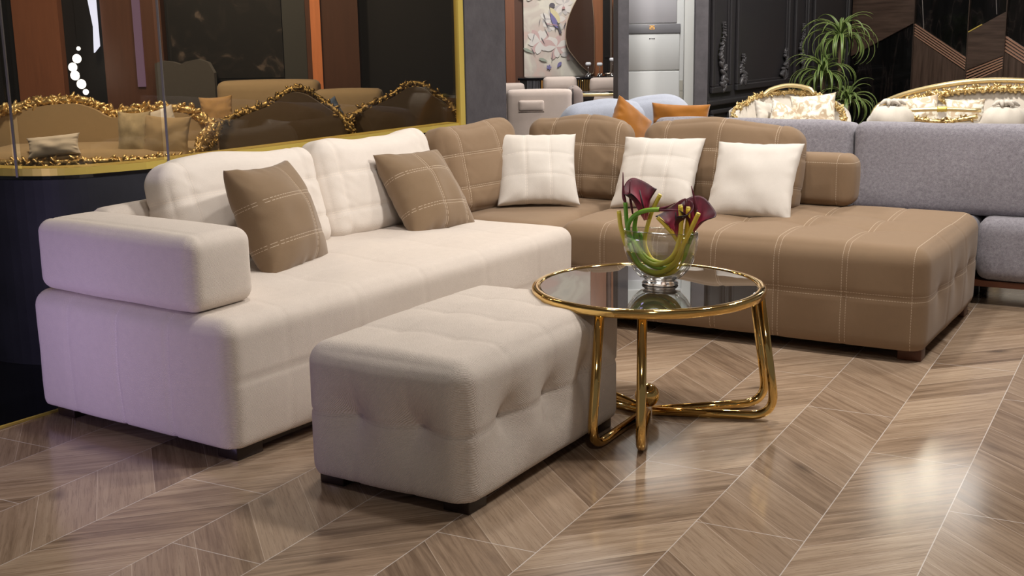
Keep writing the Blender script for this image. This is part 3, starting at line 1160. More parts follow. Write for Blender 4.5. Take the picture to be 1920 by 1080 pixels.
def spathe(name, parent, base, axis, face, length, width, mat):
    """calla hood: a rolled funnel opening into a pointed flared lip"""
    A = Vector(axis).normalized()
    Fv = Vector(face)
    Fv = (Fv - A * Fv.dot(A)).normalized()
    B = A.cross(Fv)
    nu, nv = 22, 30
    V, Fc, at = [], [], []
    for i in range(nu + 1):
        t = i / nu
        for j in range(nv + 1):
            ph = (j / nv * 2 - 1)
            ang = ph * rad(172 - 40 * t)
            back = 0.5 + 0.5 * math.cos(ph * PI)             # 1 at the back of the hood (the tip side)
            rr = 0.006 + width * (0.34 * t + 0.10 * t ** 2.4)
            ln = length * t * (0.66 + 0.40 * back ** 1.6)
            flare = width * 0.50 * max(0, t - 0.6) ** 1.5 * 1.4
            rr2 = rr + flare * (0.4 + 0.6 * abs(ph))
            d = -Fv * math.cos(ang) + B * math.sin(ang)
            p = Vector(base) + A * ln + d * rr2
            p += Vector((1, 0.7, 0.4)) * (0.003 * mnoise.noise(Vector((t * 4, ph * 3, length * 100))))
            V.append(tuple(p))
            at.append(min(1, max(0, t * 0.75 + 0.25 * t * abs(ph))))
    for i in range(nu):
        for j in range(nv):
            a = i * (nv + 1) + j
            Fc.append((a, a + 1, a + nv + 2, a + nv + 1))
    o = link(name, (V, Fc), mat, parent)
    att = o.data.attributes.new('petal', 'FLOAT', 'POINT')
    att.data.foreach_set('value', at)
    md = o.modifiers.new('thickness', 'SOLIDIFY')
    md.thickness = 0.0018
    return o


def calla(label, ctrl, r, mat, cut=None, bud=None, sp=None, group=None):
    t = thing('calla_lily', label, 'flower', VL, V_ROT, group)
    P = spline(ctrl, 46)
    link('stem', tube(P, r, 10), mat, t)
    if cut is not None:                                     # pale cut end of the stalk
        e, q = (P[0], P[1]) if cut == 0 else (P[-1], P[-2])
        dv = (Vector(e) - Vector(q)).normalized()
        link('cut_end', tube([Vector(e), Vector(e) + dv * 0.004], r * 0.93, 10), m_cut, t)
    if bud is not None:
        for bpts, br in bud:
            k = len(bpts)
            Q = spline(bpts, 14)
            link('bud', tube(Q, [br * (0.8 + 0.5 * math.sin(PI * min(1, i / 10))) * (1 - 0.65 * (i / 14) ** 2) for i in range(15)], 8), m_bud, t)
    if sp is not None:
        for (base, axis, face, ln, wd) in sp:
            s_ = spathe('spathe', t, base, axis, face, ln, wd, m_spathe)
            A = Vector(axis).normalized()
            link('spadix', tube([Vector(base) + A * ln * 0.15, Vector(base) + A * ln * 0.45, Vector(base) + A * ln * 0.72], [0.004, 0.004, 0.0025], 8), m_spadix, s_)
    return t


# x along the vase, y across it (minus is toward the room), z up from the table glass
calla('calla with tall wine-red bud rising straight at the green side of the bouquet',
      [(-0.132, -0.012, 0.295), (-0.122, -0.014, 0.20), (-0.098, -0.012, 0.10), (-0.04, -0.008, 0.047), (0.03, -0.006, 0.050), (0.085, -0.004, 0.095), (0.106, 0.0, 0.155)], 0.0080, m_stem_g,
      bud=[([(-0.132, -0.012, 0.293), (-0.139, -0.014, 0.33), (-0.140, -0.015, 0.405)], 0.006)])
calla('calla whose dark burgundy hood stands highest, over the green stems',
      [(-0.095, 0.006, 0.255), (-0.102, 0.004, 0.19), (-0.085, 0.004, 0.115), (-0.035, 0.006, 0.066), (0.03, 0.008, 0.066), (0.08, 0.006, 0.115), (0.098, 0.004, 0.175), (0.104, 0.0, 0.285)], 0.0084, m_stem, cut=1,
      sp=[((-0.058, 0.004, 0.232), (-0.28, 0.12, 1.0), (0.75, -0.85, 0.1), 0.155, 0.092)],
      bud=[([(-0.112, 0.012, 0.25), (-0.124, 0.012, 0.32), (-0.122, 0.01, 0.372)], 0.0042)])
calla('calla arching sideways over the vase with two thin wine-red tips',
      [(0.045, -0.024, 0.062), (-0.03, -0.022, 0.072), (-0.085, -0.020, 0.125), (-0.116, -0.020, 0.19), (-0.112, -0.022, 0.225), (-0.085, -0.024, 0.255), (-0.045, -0.025, 0.272), (0.004, -0.025, 0.278)], 0.0086, m_stem_g,
      bud=[([(0.002, -0.025, 0.280), (0.03, -0.026, 0.288), (0.065, -0.026, 0.305)], 0.0042), ([(0.002, -0.027, 0.276), (0.04, -0.028, 0.278), (0.092, -0.026, 0.280)], 0.0042)])
calla('calla with a wide burgundy hood facing the room on the yellow side',
      [(-0.105, 0.016, 0.20), (-0.088, 0.014, 0.13), (-0.045, 0.012, 0.085), (0.02, 0.012, 0.080), (0.07, 0.010, 0.12), (0.088, 0.004, 0.165), (0.075, -0.006, 0.185)], 0.0080, m_stem,
      sp=[((0.070, -0.014, 0.180), (-0.10, 0.02, 1.0), (-0.45, -1.0, 0.0), 0.125, 0.105)])
calla('calla with the outermost dark hood, its tip pointing away from the bouquet',
      [(-0.11, 0.02, 0.17), (-0.07, 0.018, 0.095), (0.0, 0.016, 0.062), (0.075, 0.014, 0.105), (0.112, 0.012, 0.175), (0.118, 0.010, 0.20)], 0.0078, m_stem_g,
      sp=[((0.118, 0.008, 0.198), (0.22, 0.0, 1.0), (0.35, -1.0, 0.0), 0.115, 0.105)],
      bud=[([(0.128, 0.022, 0.245), (0.122, 0.022, 0.30), (0.107, 0.022, 0.362)], 0.0062)])
calla('calla with short pair of wine-red buds between the two dark hoods',
      [(-0.09, 0.026, 0.18), (-0.06, 0.024, 0.10), (0.01, 0.022, 0.075), (0.075, 0.020, 0.13), (0.094, 0.018, 0.22), (0.097, 0.016, 0.265)], 0.0076, m_stem_g,
      bud=[([(0.097, 0.016, 0.262), (0.092, 0.016, 0.29), (0.086, 0.014, 0.318)], 0.005), ([(0.099, 0.014, 0.262), (0.102, 0.012, 0.29), (0.100, 0.01, 0.312)], 0.005)])
calla('yellow calla stalk with cut end standing at the outer edge of the green side',
      [(-0.151, -0.026, 0.262), (-0.142, -0.027, 0.20), (-0.116, -0.024, 0.125), (-0.066, -0.020, 0.058), (0.0, -0.018, 0.036), (0.055, -0.018, 0.052), (0.085, -0.018, 0.085)], 0.0084, m_stem_y, cut=0)
calla('yellow calla stalk with cut end leaning away from the tall burgundy hood',
      [(-0.012, 0.022, 0.322), (-0.040, 0.022, 0.265), (-0.060, 0.022, 0.20), (-0.068, 0.022, 0.14), (-0.04, 0.022, 0.085), (0.02, 0.022, 0.07)], 0.0080, m_stem_y, cut=0)
calla('thick yellow calla stalk with cut end in front of the middle hood',
      [(-0.096, -0.026, 0.16), (-0.06, -0.028, 0.098), (0.0, -0.028, 0.076), (0.058, -0.030, 0.112), (0.083, -0.032, 0.175), (0.090, -0.034, 0.24), (0.086, -0.034, 0.296)], 0.0086, m_stem, cut=1)
calla('yellow calla stalk with cut end crossing the outer hood at a slant',
      [(-0.108, -0.034, 0.15), (-0.07, -0.036, 0.075), (0.0, -0.036, 0.048), (0.065, -0.036, 0.085), (0.108, -0.038, 0.175), (0.135, -0.040, 0.23), (0.155, -0.042, 0.272)], 0.0084, m_stem, cut=1)
calla('short yellow calla stalk poking out under the tips of the arching stem',
      [(0.002, -0.030, 0.248), (0.030, -0.026, 0.220), (0.062, -0.020, 0.182), (0.085, -0.012, 0.13), (0.07, -0.006, 0.075), (0.02, -0.004, 0.045)], 0.0078, m_stem_y, cut=0)

# ================================================================== GREY SOFA BEHIND THE BROWN SECTION
gso = thing('sofa', 'long grey chenille sofa standing right behind the brown section', 'sofa', (2.34, 5.99, 0), rad(-29.5))


def g_cushion(name, x0, x1, y0, y1, z0, z1, r, tilt, seed, mat=m_gray, b=(0.005, 0.015, 0.008), parent=None):
    o = link(name, softbox(x1 - x0, y1 - y0, z1 - z0, r, 0.03, b, (), (), 0.006, 4, seed), mat, parent or gso)
    o.location = ((x0 + x1) / 2, (y0 + y1) / 2, (z0 + z1) / 2)
    o.rotation_euler = (tilt, 0, 0)
    return o


g_cushion('seat_cushion', -1.75, -0.050, 0.03, 0.75, 0.13, 0.445, 0.06, 0, 1)
g_cushion('seat_cushion', -0.045, 1.6, 0.03, 0.75, 0.13, 0.445, 0.06, 0, 2)
g_cushion('back_cushion', -1.85, -0.715, 0.15, 0.41, 0.43, 0.885, 0.05, rad(-6), 3)
g_cushion('back_cushion', -0.707, 1.3, 0.15, 0.41, 0.43, 0.885, 0.05, rad(-6), 4)
link('rail', box(-1.7, 1.55, 0.05, 0.7, 0.10, 0.13), m_red_wood, gso, smooth=False)
for x_ in (-1.6, -0.1, 1.45):
    link('foot', bevbox(x_ - 0.04, x_ + 0.04, 0.3, 0.36, 0, 0.105, 0.005), m_dark_wood, gso)
    link('foot', bevbox(x_ - 0.04, x_ + 0.04, 0.62, 0.68, 0, 0.105, 0.005), m_dark_wood, gso)

# pale blue sofa further back
blu = thing('sofa', 'pale blue boucle sofa with two rounded back cushions behind the brown corner', 'sofa', (0.76, 8.1, 0), rad(4))


def dome_cushion(name, parent, W, T, H, loc, rz, mat, seed, rise=0.05, tilt=0.0):
    def shp(S):
        S = S.copy()
        k = S[:, 2] / H + 0.5
        S[:, 2] -= rise * (np.abs(S[:, 0]) / (W / 2)) ** 2.6 * k
        return S
    o = link(name, softbox(W, T, H, min(0.1, T * 0.42), 0.025, (0.0, 0.03, 0.01), (), (), 0.012, 5, seed, (0, 0, 0), shp), mat, parent)
    o.location = loc
    o.rotation_mode = 'YXZ'
    o.rotation_euler = (tilt, 0, rz)
    return o


dome_cushion('back_cushion', blu, 0.60, 0.26, 0.46, (-0.13, -0.02, 0.695), rad(8), m_bluegray, 3, 0.055, rad(-8))
dome_cushion('back_cushion', blu, 0.52, 0.26, 0.49, (0.20, 0.02, 0.70), rad(-12), m_bluegray, 5, 0.085, rad(-8))
link('seat', softbox(0.86, 0.7, 0.34, 0.07, 0.05, (0, 0.02, 0.02), c=(0.1, -0.15, 0.28)), m_bluegray, blu)
link('plinth', box(-0.42, 0.42, -0.5, 0.22, 0.0, 0.12), m_dark_wood, blu, smooth=False)
throw('rust velvet pillow standing on edge between two brown back cushions', m_orange, 0.30, 0.13, (0.71, 7.32, 0.80), (42, -14, 36), 6.0, 'rust pillows')
throw('rust velvet pillow lying low beyond the long brown back cushion', m_orange, 0.36, 0.13, (1.05, 7.62, 0.80), (-12, -12, 2), 7.0, 'rust pillows', hgt=0.26)
link_blue2 = None

# ================================================================== DINING AREA BEYOND THE PIER
W_ = lambda name, vf, mat: struct(link(name, vf, mat, smooth=False))
W_('wall_back', box(-0.2, 1.75, 13.25, 13.4, 0, 3.4), m_umber)
W_('wall_partition', box(-0.18, -0.1, 7.65, 13.3, 0, 3.4), m_dark_panel)
W_('trim_8', box(-0.02, 0.075, 13.16, 13.25, 0, 3.4), m_terracotta)
W_('trim_9', box(0.86, 1.03, 13.15, 13.25, 0, 3.4), m_copper)
W_('trim_10', box(1.085, 1.30, 13.15, 13.25, 0, 3.4), m_copper)
W_('pillar_2', box(0.862, 0.945, 9.8, 10.25, 0, 3.4), m_slate)
W_('pillar_3', box(1.399, 1.494, 9.36, 9.44, 0, 3.4), m_slate)
W_('pillar_4', box(1.465, 1.60, 10.42, 10.8, 0, 3.4), m_white_paint)
W_('wall_niche', box(0.99, 1.75, 10.85, 10.95, 0, 3.4), m_white_paint)

# floral mural hung on the back wall
mur = thing('wall_mural', 'pale pink floral wall mural with a perched bird above the fluted sideboard', 'mural', (0.17, 13.22, 0.86))


def mural_ground():
    t = NT('mural_washed_cream_pink')
    n = t.n('ShaderNodeTexNoise')
    t.l(t.obj(), n.inputs['Vector'])
    n.inputs['Scale'].default_value = 3.4
    n.inputs['Detail'].default_value = 3
    n.inputs['Distortion'].default_value = 0.8
    c = t.ramp(n.outputs['Fac'], [(0.36, (0.66, 0.50, 0.44)), (0.48, (0.62, 0.54, 0.48)), (0.58, (0.74, 0.70, 0.60)), (0.7, (0.66, 0.62, 0.55))])
    t.set(**{'Base Color': c, 'Roughness': 0.75})
    return t.mat


link('panel', box(0, 0.76, -0.02, 0, 0, 2.2), mural_ground(), mur, smooth=False)


def flat_shape(poly, y, parent, mat, name):
    v, f = prism(poly, y - 0.002, y)
    return link(name, (v, f), mat, parent, smooth=False)


def petal(cx_, cz_, ang, L, W):
    pts = []
    for k in range(17):
        t = k / 16
        w = W * math.sin(PI * t) ** 0.8 * (0.5 + 0.7 * t)
        pts.append((L * t, w))
    for k in range(15, 0, -1):
        t = k / 16
        w = W * math.sin(PI * t) ** 0.8 * (0.5 + 0.7 * t)
        pts.append((L * t, -w))
    c, s = math.cos(ang), math.sin(ang)
    return [(cx_ + x * c - z * s, cz_ + x * s + z * c) for x, z in pts]


rng = random.Random(5)
mp = [plain('mural_petal_%s' % k, c, 0.75) for k, c in (('white', (0.74, 0.70, 0.66)), ('blush', (0.62, 0.44, 0.42)), ('mist', (0.56, 0.53, 0.52)), ('rose', (0.50, 0.30, 0.30)), ('sage', (0.36, 0.40, 0.33)), ('violet', (0.20, 0.18, 0.38)), ('ink', (0.12, 0.11, 0.13)), ('butter', (0.70, 0.62, 0.38)))]
yk = [-0.021]


def flower(cx_, cz_, R, mats, n=9):
    mb = {}
    for k in range(n):
        a = 2 * PI * k / n + rng.uniform(-0.25, 0.25)
        yk[0] -= 0.00025
        m_ = mats[k % len(mats)]
        mb.setdefault(m_, MB()).add(prism(petal(cx_, cz_, a, R * rng.uniform(0.75, 1.1), R * 0.26), yk[0] - 0.0004, yk[0]))
    for m_, q in mb.items():
        link('flower_pattern', q.out(), mp[m_], mur, smooth=False)


flower(0.30, 0.58, 0.14, (0, 2), 10)
flower(0.42, 0.74, 0.12, (0, 2), 9)
flower(0.17, 0.36, 0.15, (0, 1, 0), 11)
flower(0.34, 0.30, 0.13, (1, 0), 9)
flower(0.50, 0.24, 0.11, (1, 0, 2), 9)
flower(0.12, 0.90, 0.16, (2, 0), 10)
mbv, mbi = MB(), MB()
for k in range(16):
    x_, z_ = rng.uniform(0.08, 0.6), rng.uniform(0.05, 0.6)
    a = rng.uniform(0.9, 2.4)
    link('stem_pattern', prism(petal(x_, z_, a, rng.uniform(0.05, 0.12), 0.0035), yk[0] - 0.0012, yk[0] - 0.0006), mp[6], mur, smooth=False)
for (x_, z_, a, L) in ((0.25, 0.15, 2.8, 0.10), (0.10, 0.24, 2.7, 0.12), (0.40, 0.46, 2.2, 0.09)):
    link('leaf_pattern', prism(petal(x_, z_, a, L, 0.018), yk[0] - 0.0018, yk[0] - 0.0012), mp[4], mur, smooth=False)
mbb = MB()
for a in range(5):
    mbb.add(prism(petal(0.26, 0.09, 2 * PI * a / 5, 0.028, 0.010), yk[0] - 0.0024, yk[0] - 0.0018))
link('bluebell_pattern', prism(petal(0.345, 0.085, 0.9, 0.075, 0.020), yk[0] - 0.0024, yk[0] - 0.0018), mp[5], mur, smooth=False)
link('bluebell_pattern', mbb.out(), mp[5], mur, smooth=False)
# bird: body, wing, head, tail on a twig
flat_shape(petal(0.275, 0.715, -1.05, 0.20, 0.042), yk[0] - 0.0024, mur, mp[7], 'painted_bird_body')
flat_shape(petal(0.275, 0.66, -1.12, 0.19, 0.030), yk[0] - 0.0036, mur, mp[5], 'painted_bird_wing')
flat_shape([(0.30 + 0.030 * math.cos(k * PI / 9), 0.725 + 0.026 * math.sin(k * PI / 9)) for k in range(18)], yk[0] - 0.0048, mur, mp[6], 'painted_bird_head')
flat_shape([(0.345, 0.55), (0.36, 0.55), (0.40, 0.44), (0.375, 0.43)], yk[0] - 0.0048, mur, mp[6], 'painted_bird_tail')
flat_shape([(0.24, 0.535), (0.36, 0.515), (0.36, 0.522), (0.24, 0.545)], yk[0] - 0.006, mur, mp[3], 'painted_twig')
flat_shape(petal(0.40, 0.685, 0.6, 0.04, 0.016), yk[0] - 0.006, mur, mp[3], 'painted_bud')

# sideboard with fluted brass front
con = thing('sideboard', 'black sideboard with fluted brass front below the floral mural', 'sideboard', (0.115, 12.6, 0))
link('top', bevbox(-0.02, 1.3, 0.0, 0.42, 0.845, 0.868, 0.004), m_black_gloss, con)
link('body', box(0.0, 1.28, 0.03, 0.4, 0.1, 0.845), plain('sideboard_black', (0.012, 0.011, 0.011), 0.3), con, smooth=False)
mb = MB()
m_flute = plain('brass_flute', (0.42, 0.25, 0.07), 0.28, 0.9)
for k in range(46):
    x_ = 0.265 + k * 0.0215
    mb.add(box(x_, x_ + 0.011, 0.006, 0.032, 0.12, 0.842))
link('fluted_front', mb.out(), m_flute, con, smooth=False)
mb = MB()
for k in range(9):
    x_ = 0.075 + k * 0.0145
    mb.add(box(x_, x_ + 0.006, 0.010, 0.032, 0.2, 0.84))
link('chrome_grille', mb.out(), plain('dull_chrome', (0.35, 0.36, 0.40), 0.3, 0.9), con, smooth=False)
link('end_panel', box(0.215, 0.25, 0.004, 0.03, 0.12, 0.842), plain('amber_wood', (0.30, 0.14, 0.03), 0.4), con, smooth=False)
for x_ in (0.26, 0.43, 0.62):
    link('knob', ellipsoid((x_ + 0.012, 0.0, 0.83), (0.009, 0.009, 0.009)), m_pale_gold, con)

# pebble-shaped mirrors leaning above the sideboard
mir = thing('wall_mirror', 'large pebble-shaped bronze mirror overlapping the floral mural', 'mirror', (0, 13.06, 0))
pz = [(0.605, 1.26), (0.612, 1.36), (0.645, 1.48), (0.70, 1.60), (0.765, 1.71), (0.81, 1.76), (0.855, 1.74), (0.88, 1.62), (0.896, 1.40), (0.898, 1.15), (0.896, 0.95), (0.88, 0.885), (0.84, 0.905), (0.76, 0.975), (0.66, 1.10), (0.622, 1.17)]
pz = [(p.x, p.z) for p in spline([(x, 0, z) for x, z in pz + pz[:1]], 64)][:-1]
link('frame', prism([(0.79 + (x - 0.79) * 1.03, 1.28 + (z - 1.28) * 1.02) for x, z in pz], 0.0, 0.03), plain('pale_brass_frame', (0.55, 0.43, 0.30), 0.3, 0.8), mir, smooth=False)
link('glass', prism(pz, -0.004, 0.002), NT('bronze_mirror_glass').set(**{'Base Color': (0.055, 0.028, 0.018), 'Roughness': 0.12, 'Specular IOR Level': 0.5}).mat, mir, smooth=False)
mi2 = thing('wall_mirror', 'slim black-edged mirror with rounded corner beside the pebble mirror', 'mirror', (0, 13.0, 0))
Q = fillet([(1.005, 0, 0.878), (1.07, 0, 0.878), (1.07, 0, 1.70), (1.0, 0, 1.76)], 0.06, 8)
link('frame', tube(Q, 0.012, 8), plain('mirror_edge', (0.42, 0.33, 0.27), 0.3, 0.8), mi2)
link('glass', prism([(p.x, p.z) for p in Q] + [(0.985, 1.76), (0.985, 0.88)], 0.0, 0.012), plain('black_mirror', (0.012, 0.01, 0.01), 0.08), mi2, smooth=False)

# three chrome stands with white heads on the sideboard
for k, (x_, zt, lab) in enumerate(((0.812, 0.995, 'white-topped chrome candle stand in front of the pebble mirror edge'), (0.928, 0.99, 'white-topped chrome candle stand between the two mirrors'), (1.056, 1.035, 'tallest white-topped chrome candle stand on the sideboard'))):
    c_ = thing('candle_stand', lab, 'candle stand', (x_, 12.68, 0.868), 0, 'white-topped chrome stands')
    mb = MB()
    mb.add(lathe([(0.03, 0), (0.026, 0.012), (0.012, 0.022), (0.01, 0.03)], 16))
    for a in range(3):
        mb.add(ellipsoid((0.02 * math.cos(a * 2.1), 0.02 * math.sin(a * 2.1), 0.02), (0.012, 0.012, 0.012)))
    link('base', mb.out(), m_chrome, c_)
    link('stalk', tube([(0, 0, 0.02), (0, 0, zt - 0.868)], 0.003, 8), m_chrome, c_)
    link('head', softbox(0.058, 0.04, 0.036, 0.015, 0.008, c=(0, 0, zt - 0.868)), plain('white_head', (0.75, 0.77, 0.82), 0.3), c_)

# dining chairs and table
dt = thing('dining_table', 'black dining table with thick gold edge among cream chairs', 'table', (1.0, 11.3, 0))
link('top', bevbox(-0.42, 0.5, -0.14, 0.16, 0.772, 0.80, 0.004), m_black_gloss, dt)
link('edge', bevbox(-0.43, 0.51, -0.15, -0.13, 0.762, 0.79, 0.006), m_pale_gold, dt)
link('pedestal', prism([(-0.42, 0.77), (-0.22, 0.77), (-0.32, 0.45), (-0.5, 0.0), (-0.62, 0.0)], -0.05, 0.12), m_black_gloss, dt, smooth=False)


def dining_chair(label, x, y, w, ztop, rz, group='cream dining chairs'):
    t = thing('dining_chair', label, 'chair', (x, y, 0), rz, group)
    link('backrest', softbox(w, 0.10, 0.15, 0.045, 0.02, (0.0, 0.012, 0.0), [(2, 0.03, 0.006, 0.01)], c=(0, 0, ztop - 0.075)), m_beige_chair, t)
    link('lower_back', softbox(w * 0.85, 0.08, 0.26, 0.035, 0.03, (0, 0.01, 0), c=(0, 0.0, ztop - 0.29)), m_beige_chair, t)
    link('seat', softbox(w, 0.45, 0.10, 0.04, 0.03, (0, 0, 0.01), c=(0, -0.22, 0.43)), m_beige_chair, t)
    for sx_ in (-1, 1):
        for sy_ in (-0.4, -0.02):
            link('leg', tube([(sx_ * w * 0.42, sy_, 0.0), (sx_ * w * 0.38, sy_, 0.39)], 0.012, 8), m_pale_gold, t)
    return t


dining_chair('cream dining chair behind the high-back chair, before the fluted sideboard', 0.495, 12.0, 0.33, 0.905, 0.1)
dining_chair('cream dining chair at the gold-edged table beside the slate post', 0.93, 12.0, 0.30, 0.89, -0.05)
dining_chair('cream dining chair half hidden by the wide slate pier', 0.03, 11.8, 0.25, 0.862, 0.0)
dining_chair('cream dining chair with its back to the room under the gold table edge', 0.77, 10.80, 0.32, 0.73, PI)

# high-back chair seen from behind
hb = thing('high_back_chair', 'beige high-back chair seen from behind with a slot in its back', 'chair', (0.205, 8.3, 0))
bk_ = link('backrest', softbox(0.44, 0.09, 0.62, 0.03, 0.02, (0.0, 0.008, 0.005), c=(0, 0, 0.68)), m_beige_chair, hb)
link('back_roll', softbox(0.17, 0.03, 0.07, 0.014, 0.010, (0, 0.006, 0), c=(-0.055, -0.046, 0.888)), m_beige_chair, bk_)
link('slot', bevbox(-0.14, 0.03, -0.056, -0.045, 0.845, 0.850, 0.002), plain('slot_shade', (0.10, 0.075, 0.06), 0.8), bk_)  # dark strip in place of the slot, its shade put into the colour
link('side_wing', softbox(0.09, 0.34, 0.30, 0.04, 0.025, (0.01, 0, 0), c=(0.245, 0.16, 0.85)), m_taupe, hb)
link('piping', tube(fillet([(0.222, -0.03, 0.60), (0.222, -0.03, 0.985), (0.235, 0.2, 0.995)], 0.05, 6), 0.006, 8), plain('dark_piping', (0.03, 0.02, 0.018), 0.5), hb)
link('seat', softbox(0.46, 0.5, 0.14, 0.05, 0.03, (0, 0, 0.01), c=(0, 0.28, 0.44)), m_beige_chair, hb)
for sx_ in (-0.18, 0.18):
    for sy_ in (0.05, 0.48):
        link('leg', tube([(sx_, sy_, 0), (sx_, sy_, 0.39)], 0.018, 8), m_dark_wood, hb)

# ================================================================== AIR CONDITIONER
ac = thing('air_conditioner', 'tall white floor-standing air conditioner between the slate posts', 'air conditioner', (0.998, 10.4, 0))
link('body', bevbox(-0.03, 0.465, 0.0, 0.06, 0.02, 1.85, 0.012), m_white_plastic, ac)
link('foot_plate', bevbox(-0.02, 0.455, 0.005, 0.055, 0.0, 0.03, 0.004), m_grey_plastic, ac)
link('lower_panel', bevbox(-0.02, 0.425, -0.012, 0.0, 0.05, 1.008, 0.006), m_white_plastic, ac)
link('front_panel', bevbox(-0.02, 0.425, -0.012, 0.0, 1.016, 1.312, 0.006), m_white_plastic, ac)
dp = link('display_strip', bevbox(-0.02, 0.43, -0.016, 0.0, 1.316, 1.392, 0.003), m_grey_plastic, ac)
link('air_outlet', bevbox(0.0, 0.40, -0.010, 0.0, 1.40, 1.76, 0.004), plain('outlet_grey', (0.60, 0.585, 0.61), 0.35), ac)
mb = MB()


def digit(mb, segs, x, z, w, h, t, y0, y1):
    S = {'a': (x, x + w, z + h - t, z + h), 'g': (x, x + w, z + h / 2 - t / 2, z + h / 2 + t / 2), 'd': (x, x + w, z, z + t),
         'f': (x, x + t, z + h / 2, z + h), 'e': (x, x + t, z, z + h / 2), 'b': (x + w - t, x + w, z + h / 2, z + h), 'c': (x + w - t, x + w, z, z + h / 2)}
    for k in segs:
        a, b, c, d = S[k]
        mb.add(box(a, b, y0, y1, c, d))


digit(mb, 'abged', 0.175, 1.350, 0.017, 0.030, 0.0045, -0.018, -0.016)
digit(mb, 'afgcd', 0.198, 1.350, 0.017, 0.030, 0.0045, -0.018, -0.016)
link('temperature_digits', mb.out(), m_orange_digit, dp, smooth=False)
mb = MB()
for k, (w, g) in enumerate(((0.012, 0), (0.004, 1), (0.006, 1), (0.006, 0), (0.010, 0))):
    mb.add(box(0.172 + k * 0.0092, 0.172 + k * 0.0092 + min(w, 0.008), -0.014, -0.012, 1.270 + (0.002 if g else 0), 1.279))
link('maker_mark', mb.out(), m_black, ac, smooth=False)
mb = MB()
for z0_, z1_ in ((0.70, 0.77), (0.775, 0.84), (0.845, 0.93)):
    mb.add(box(0.428, 0.456, -0.006, 0.0, z0_, z1_))
link('side_vent', mb.out(), plain('vent_beige', (0.52, 0.50, 0.43), 0.5), ac, smooth=False)

# ================================================================== BLACK PANELLED WALL AND CHEVRON WALL
K = (3.3, 12.0)
M_blk = Matrix(((DX, -DY, 0, K[0]), (DY, DX, 0, K[1]), (0, 0, 1, 0), (0, 0, 0, 1)))   # x runs away toward the corner, y to the back
HX, HY = az(125.5)
M_chv = Matrix(((HX, -HY, 0, K[0]), (HY, HX, 0, K[1]), (0, 0, 1, 0), (0, 0, 0, 1)))


def wobj(name, M, vf, mat, parent=None, smooth=False):
    v, f = vf
    return link(name, ([tuple(M @ Vector(p)) for p in v], f), mat, parent, smooth)


wl = struct(wobj('wall_panelled', M_blk, box(-3.10, 0.0, 0.02, 0.04, 0, 3.4), m_black_panel))
wr = struct(wobj('wall_chevron', M_chv, box(-0.02, 4.2, 0.0, 0.2, 0, 3.4), m_marble))


def moulding(x0, x1, z0, z1, w=0.05, t=0.03):
    mb = MB()
    for (a, b, c, d) in ((x0, x1, z0, z0 + w), (x0, x1, z1 - w, z1), (x0, x0 + w, z0 + w, z1 - w), (x1 - w, x1, z0 + w, z1 - w)):
        mb.add(bevbox(a, b, -t + 0.02, 0.02, c, d, 0.008))
        k = w * 0.35
    mb.add(bevbox(x0 + w, x1 - w, 0.006, 0.02, z0 + w, z0 + w + 0.018, 0.004))
    mb.add(bevbox(x0 + w, x0 + w + 0.02, 0.006, 0.02, z0 + w, z1 - w, 0.004))
    mb.add(bevbox(x1 - w - 0.02, x1 - w, 0.006, 0.02, z0 + w, z1 - w, 0.004))
    return mb.out()


for (x0, x1) in ((-3.0, -2.64), (-2.56, -1.50), (-1.40, -1.08), (-0.98, -0.1)):
    wobj('panel_moulding', M_blk, moulding(x0, x1, 0.865, 3.2), m_black_panel, wl)
for (x0, x1) in ((-3.0, -2.64), (-2.56, -1.50), (-1.40, -1.08), (-0.98, -0.1)):
    wobj('dado_moulding', M_blk, moulding(x0, x1, 0.12, 0.74, 0.035), m_black_panel, wl)
wobj('dado_rail', M_blk, bevbox(-3.1, -0.02, -0.03, 0.02, 0.775, 0.815, 0.01), m_black_panel, wl)


def carved_spray(x, z, h, flip, seed, M, parent, tall=True):
    """scrolling acanthus ornament in relief"""
    r = random.Random(seed)
    mb = MB()
    sp_ = []
    for k in range(26):
        t = k / 25
        xx = x + flip * 0.05 * math.sin(t * 9) * (1 - t * 0.8)
        zz = z + h * t
        sp_.append((xx, 0.0, zz))
        w = 0.075 * (1 - t) + 0.014
        a = r.uniform(-1.2, 1.2)
        mb.add(ellipsoid((xx + r.uniform(-0.5, 0.5) * w, -0.005, zz), (w * 0.55, 0.02, w * 0.22), (0, a, 0), 8, 5))
    mb.add(tube(sp_, [0.012 * (1 - 0.6 * i / 25) for i in range(26)], 6))
    v, f = mb.out()
    return wobj('carved_ornament', M, (v, f), m_ornament, parent, True)


m_ornament = plain('black_satin_carving', (0.075, 0.072, 0.078), 0.25)
carved_spray(-2.82, 0.90, 0.50, 1, 1, M_blk, wl)
carved_spray(-2.46, 0.93, 0.22, 1, 2, M_blk, wl)
carved_spray(-1.60, 0.93, 0.24, -1, 3, M_blk, wl)
carved_spray(-1.24, 0.95, 0.42, 1, 4, M_blk, wl)


def slab(poly, t0, t1):
    return prism(poly, -t1, -t0)


def rib_band(p0, p1, q0, q1, n=5):
    """ribbed band between line p0-p1 (top) and q0-q1 (foot): n half-round ribs"""
    mb = MB()
    for k in range(n):
        a0, a1 = (k + 0.22) / n, (k + 0.78) / n
        L0 = [p0[i] + (q0[i] - p0[i]) * a0 for i in (0, 1)]
        L1 = [p0[i] + (q0[i] - p0[i]) * a1 for i in (0, 1)]
        R0 = [p1[i] + (q1[i] - p1[i]) * a0 for i in (0, 1)]
        R1 = [p1[i] + (q1[i] - p1[i]) * a1 for i in (0, 1)]
        mb.add(prism([L0, R0, R1, L1], -0.022, 0.0))
    return mb.out()


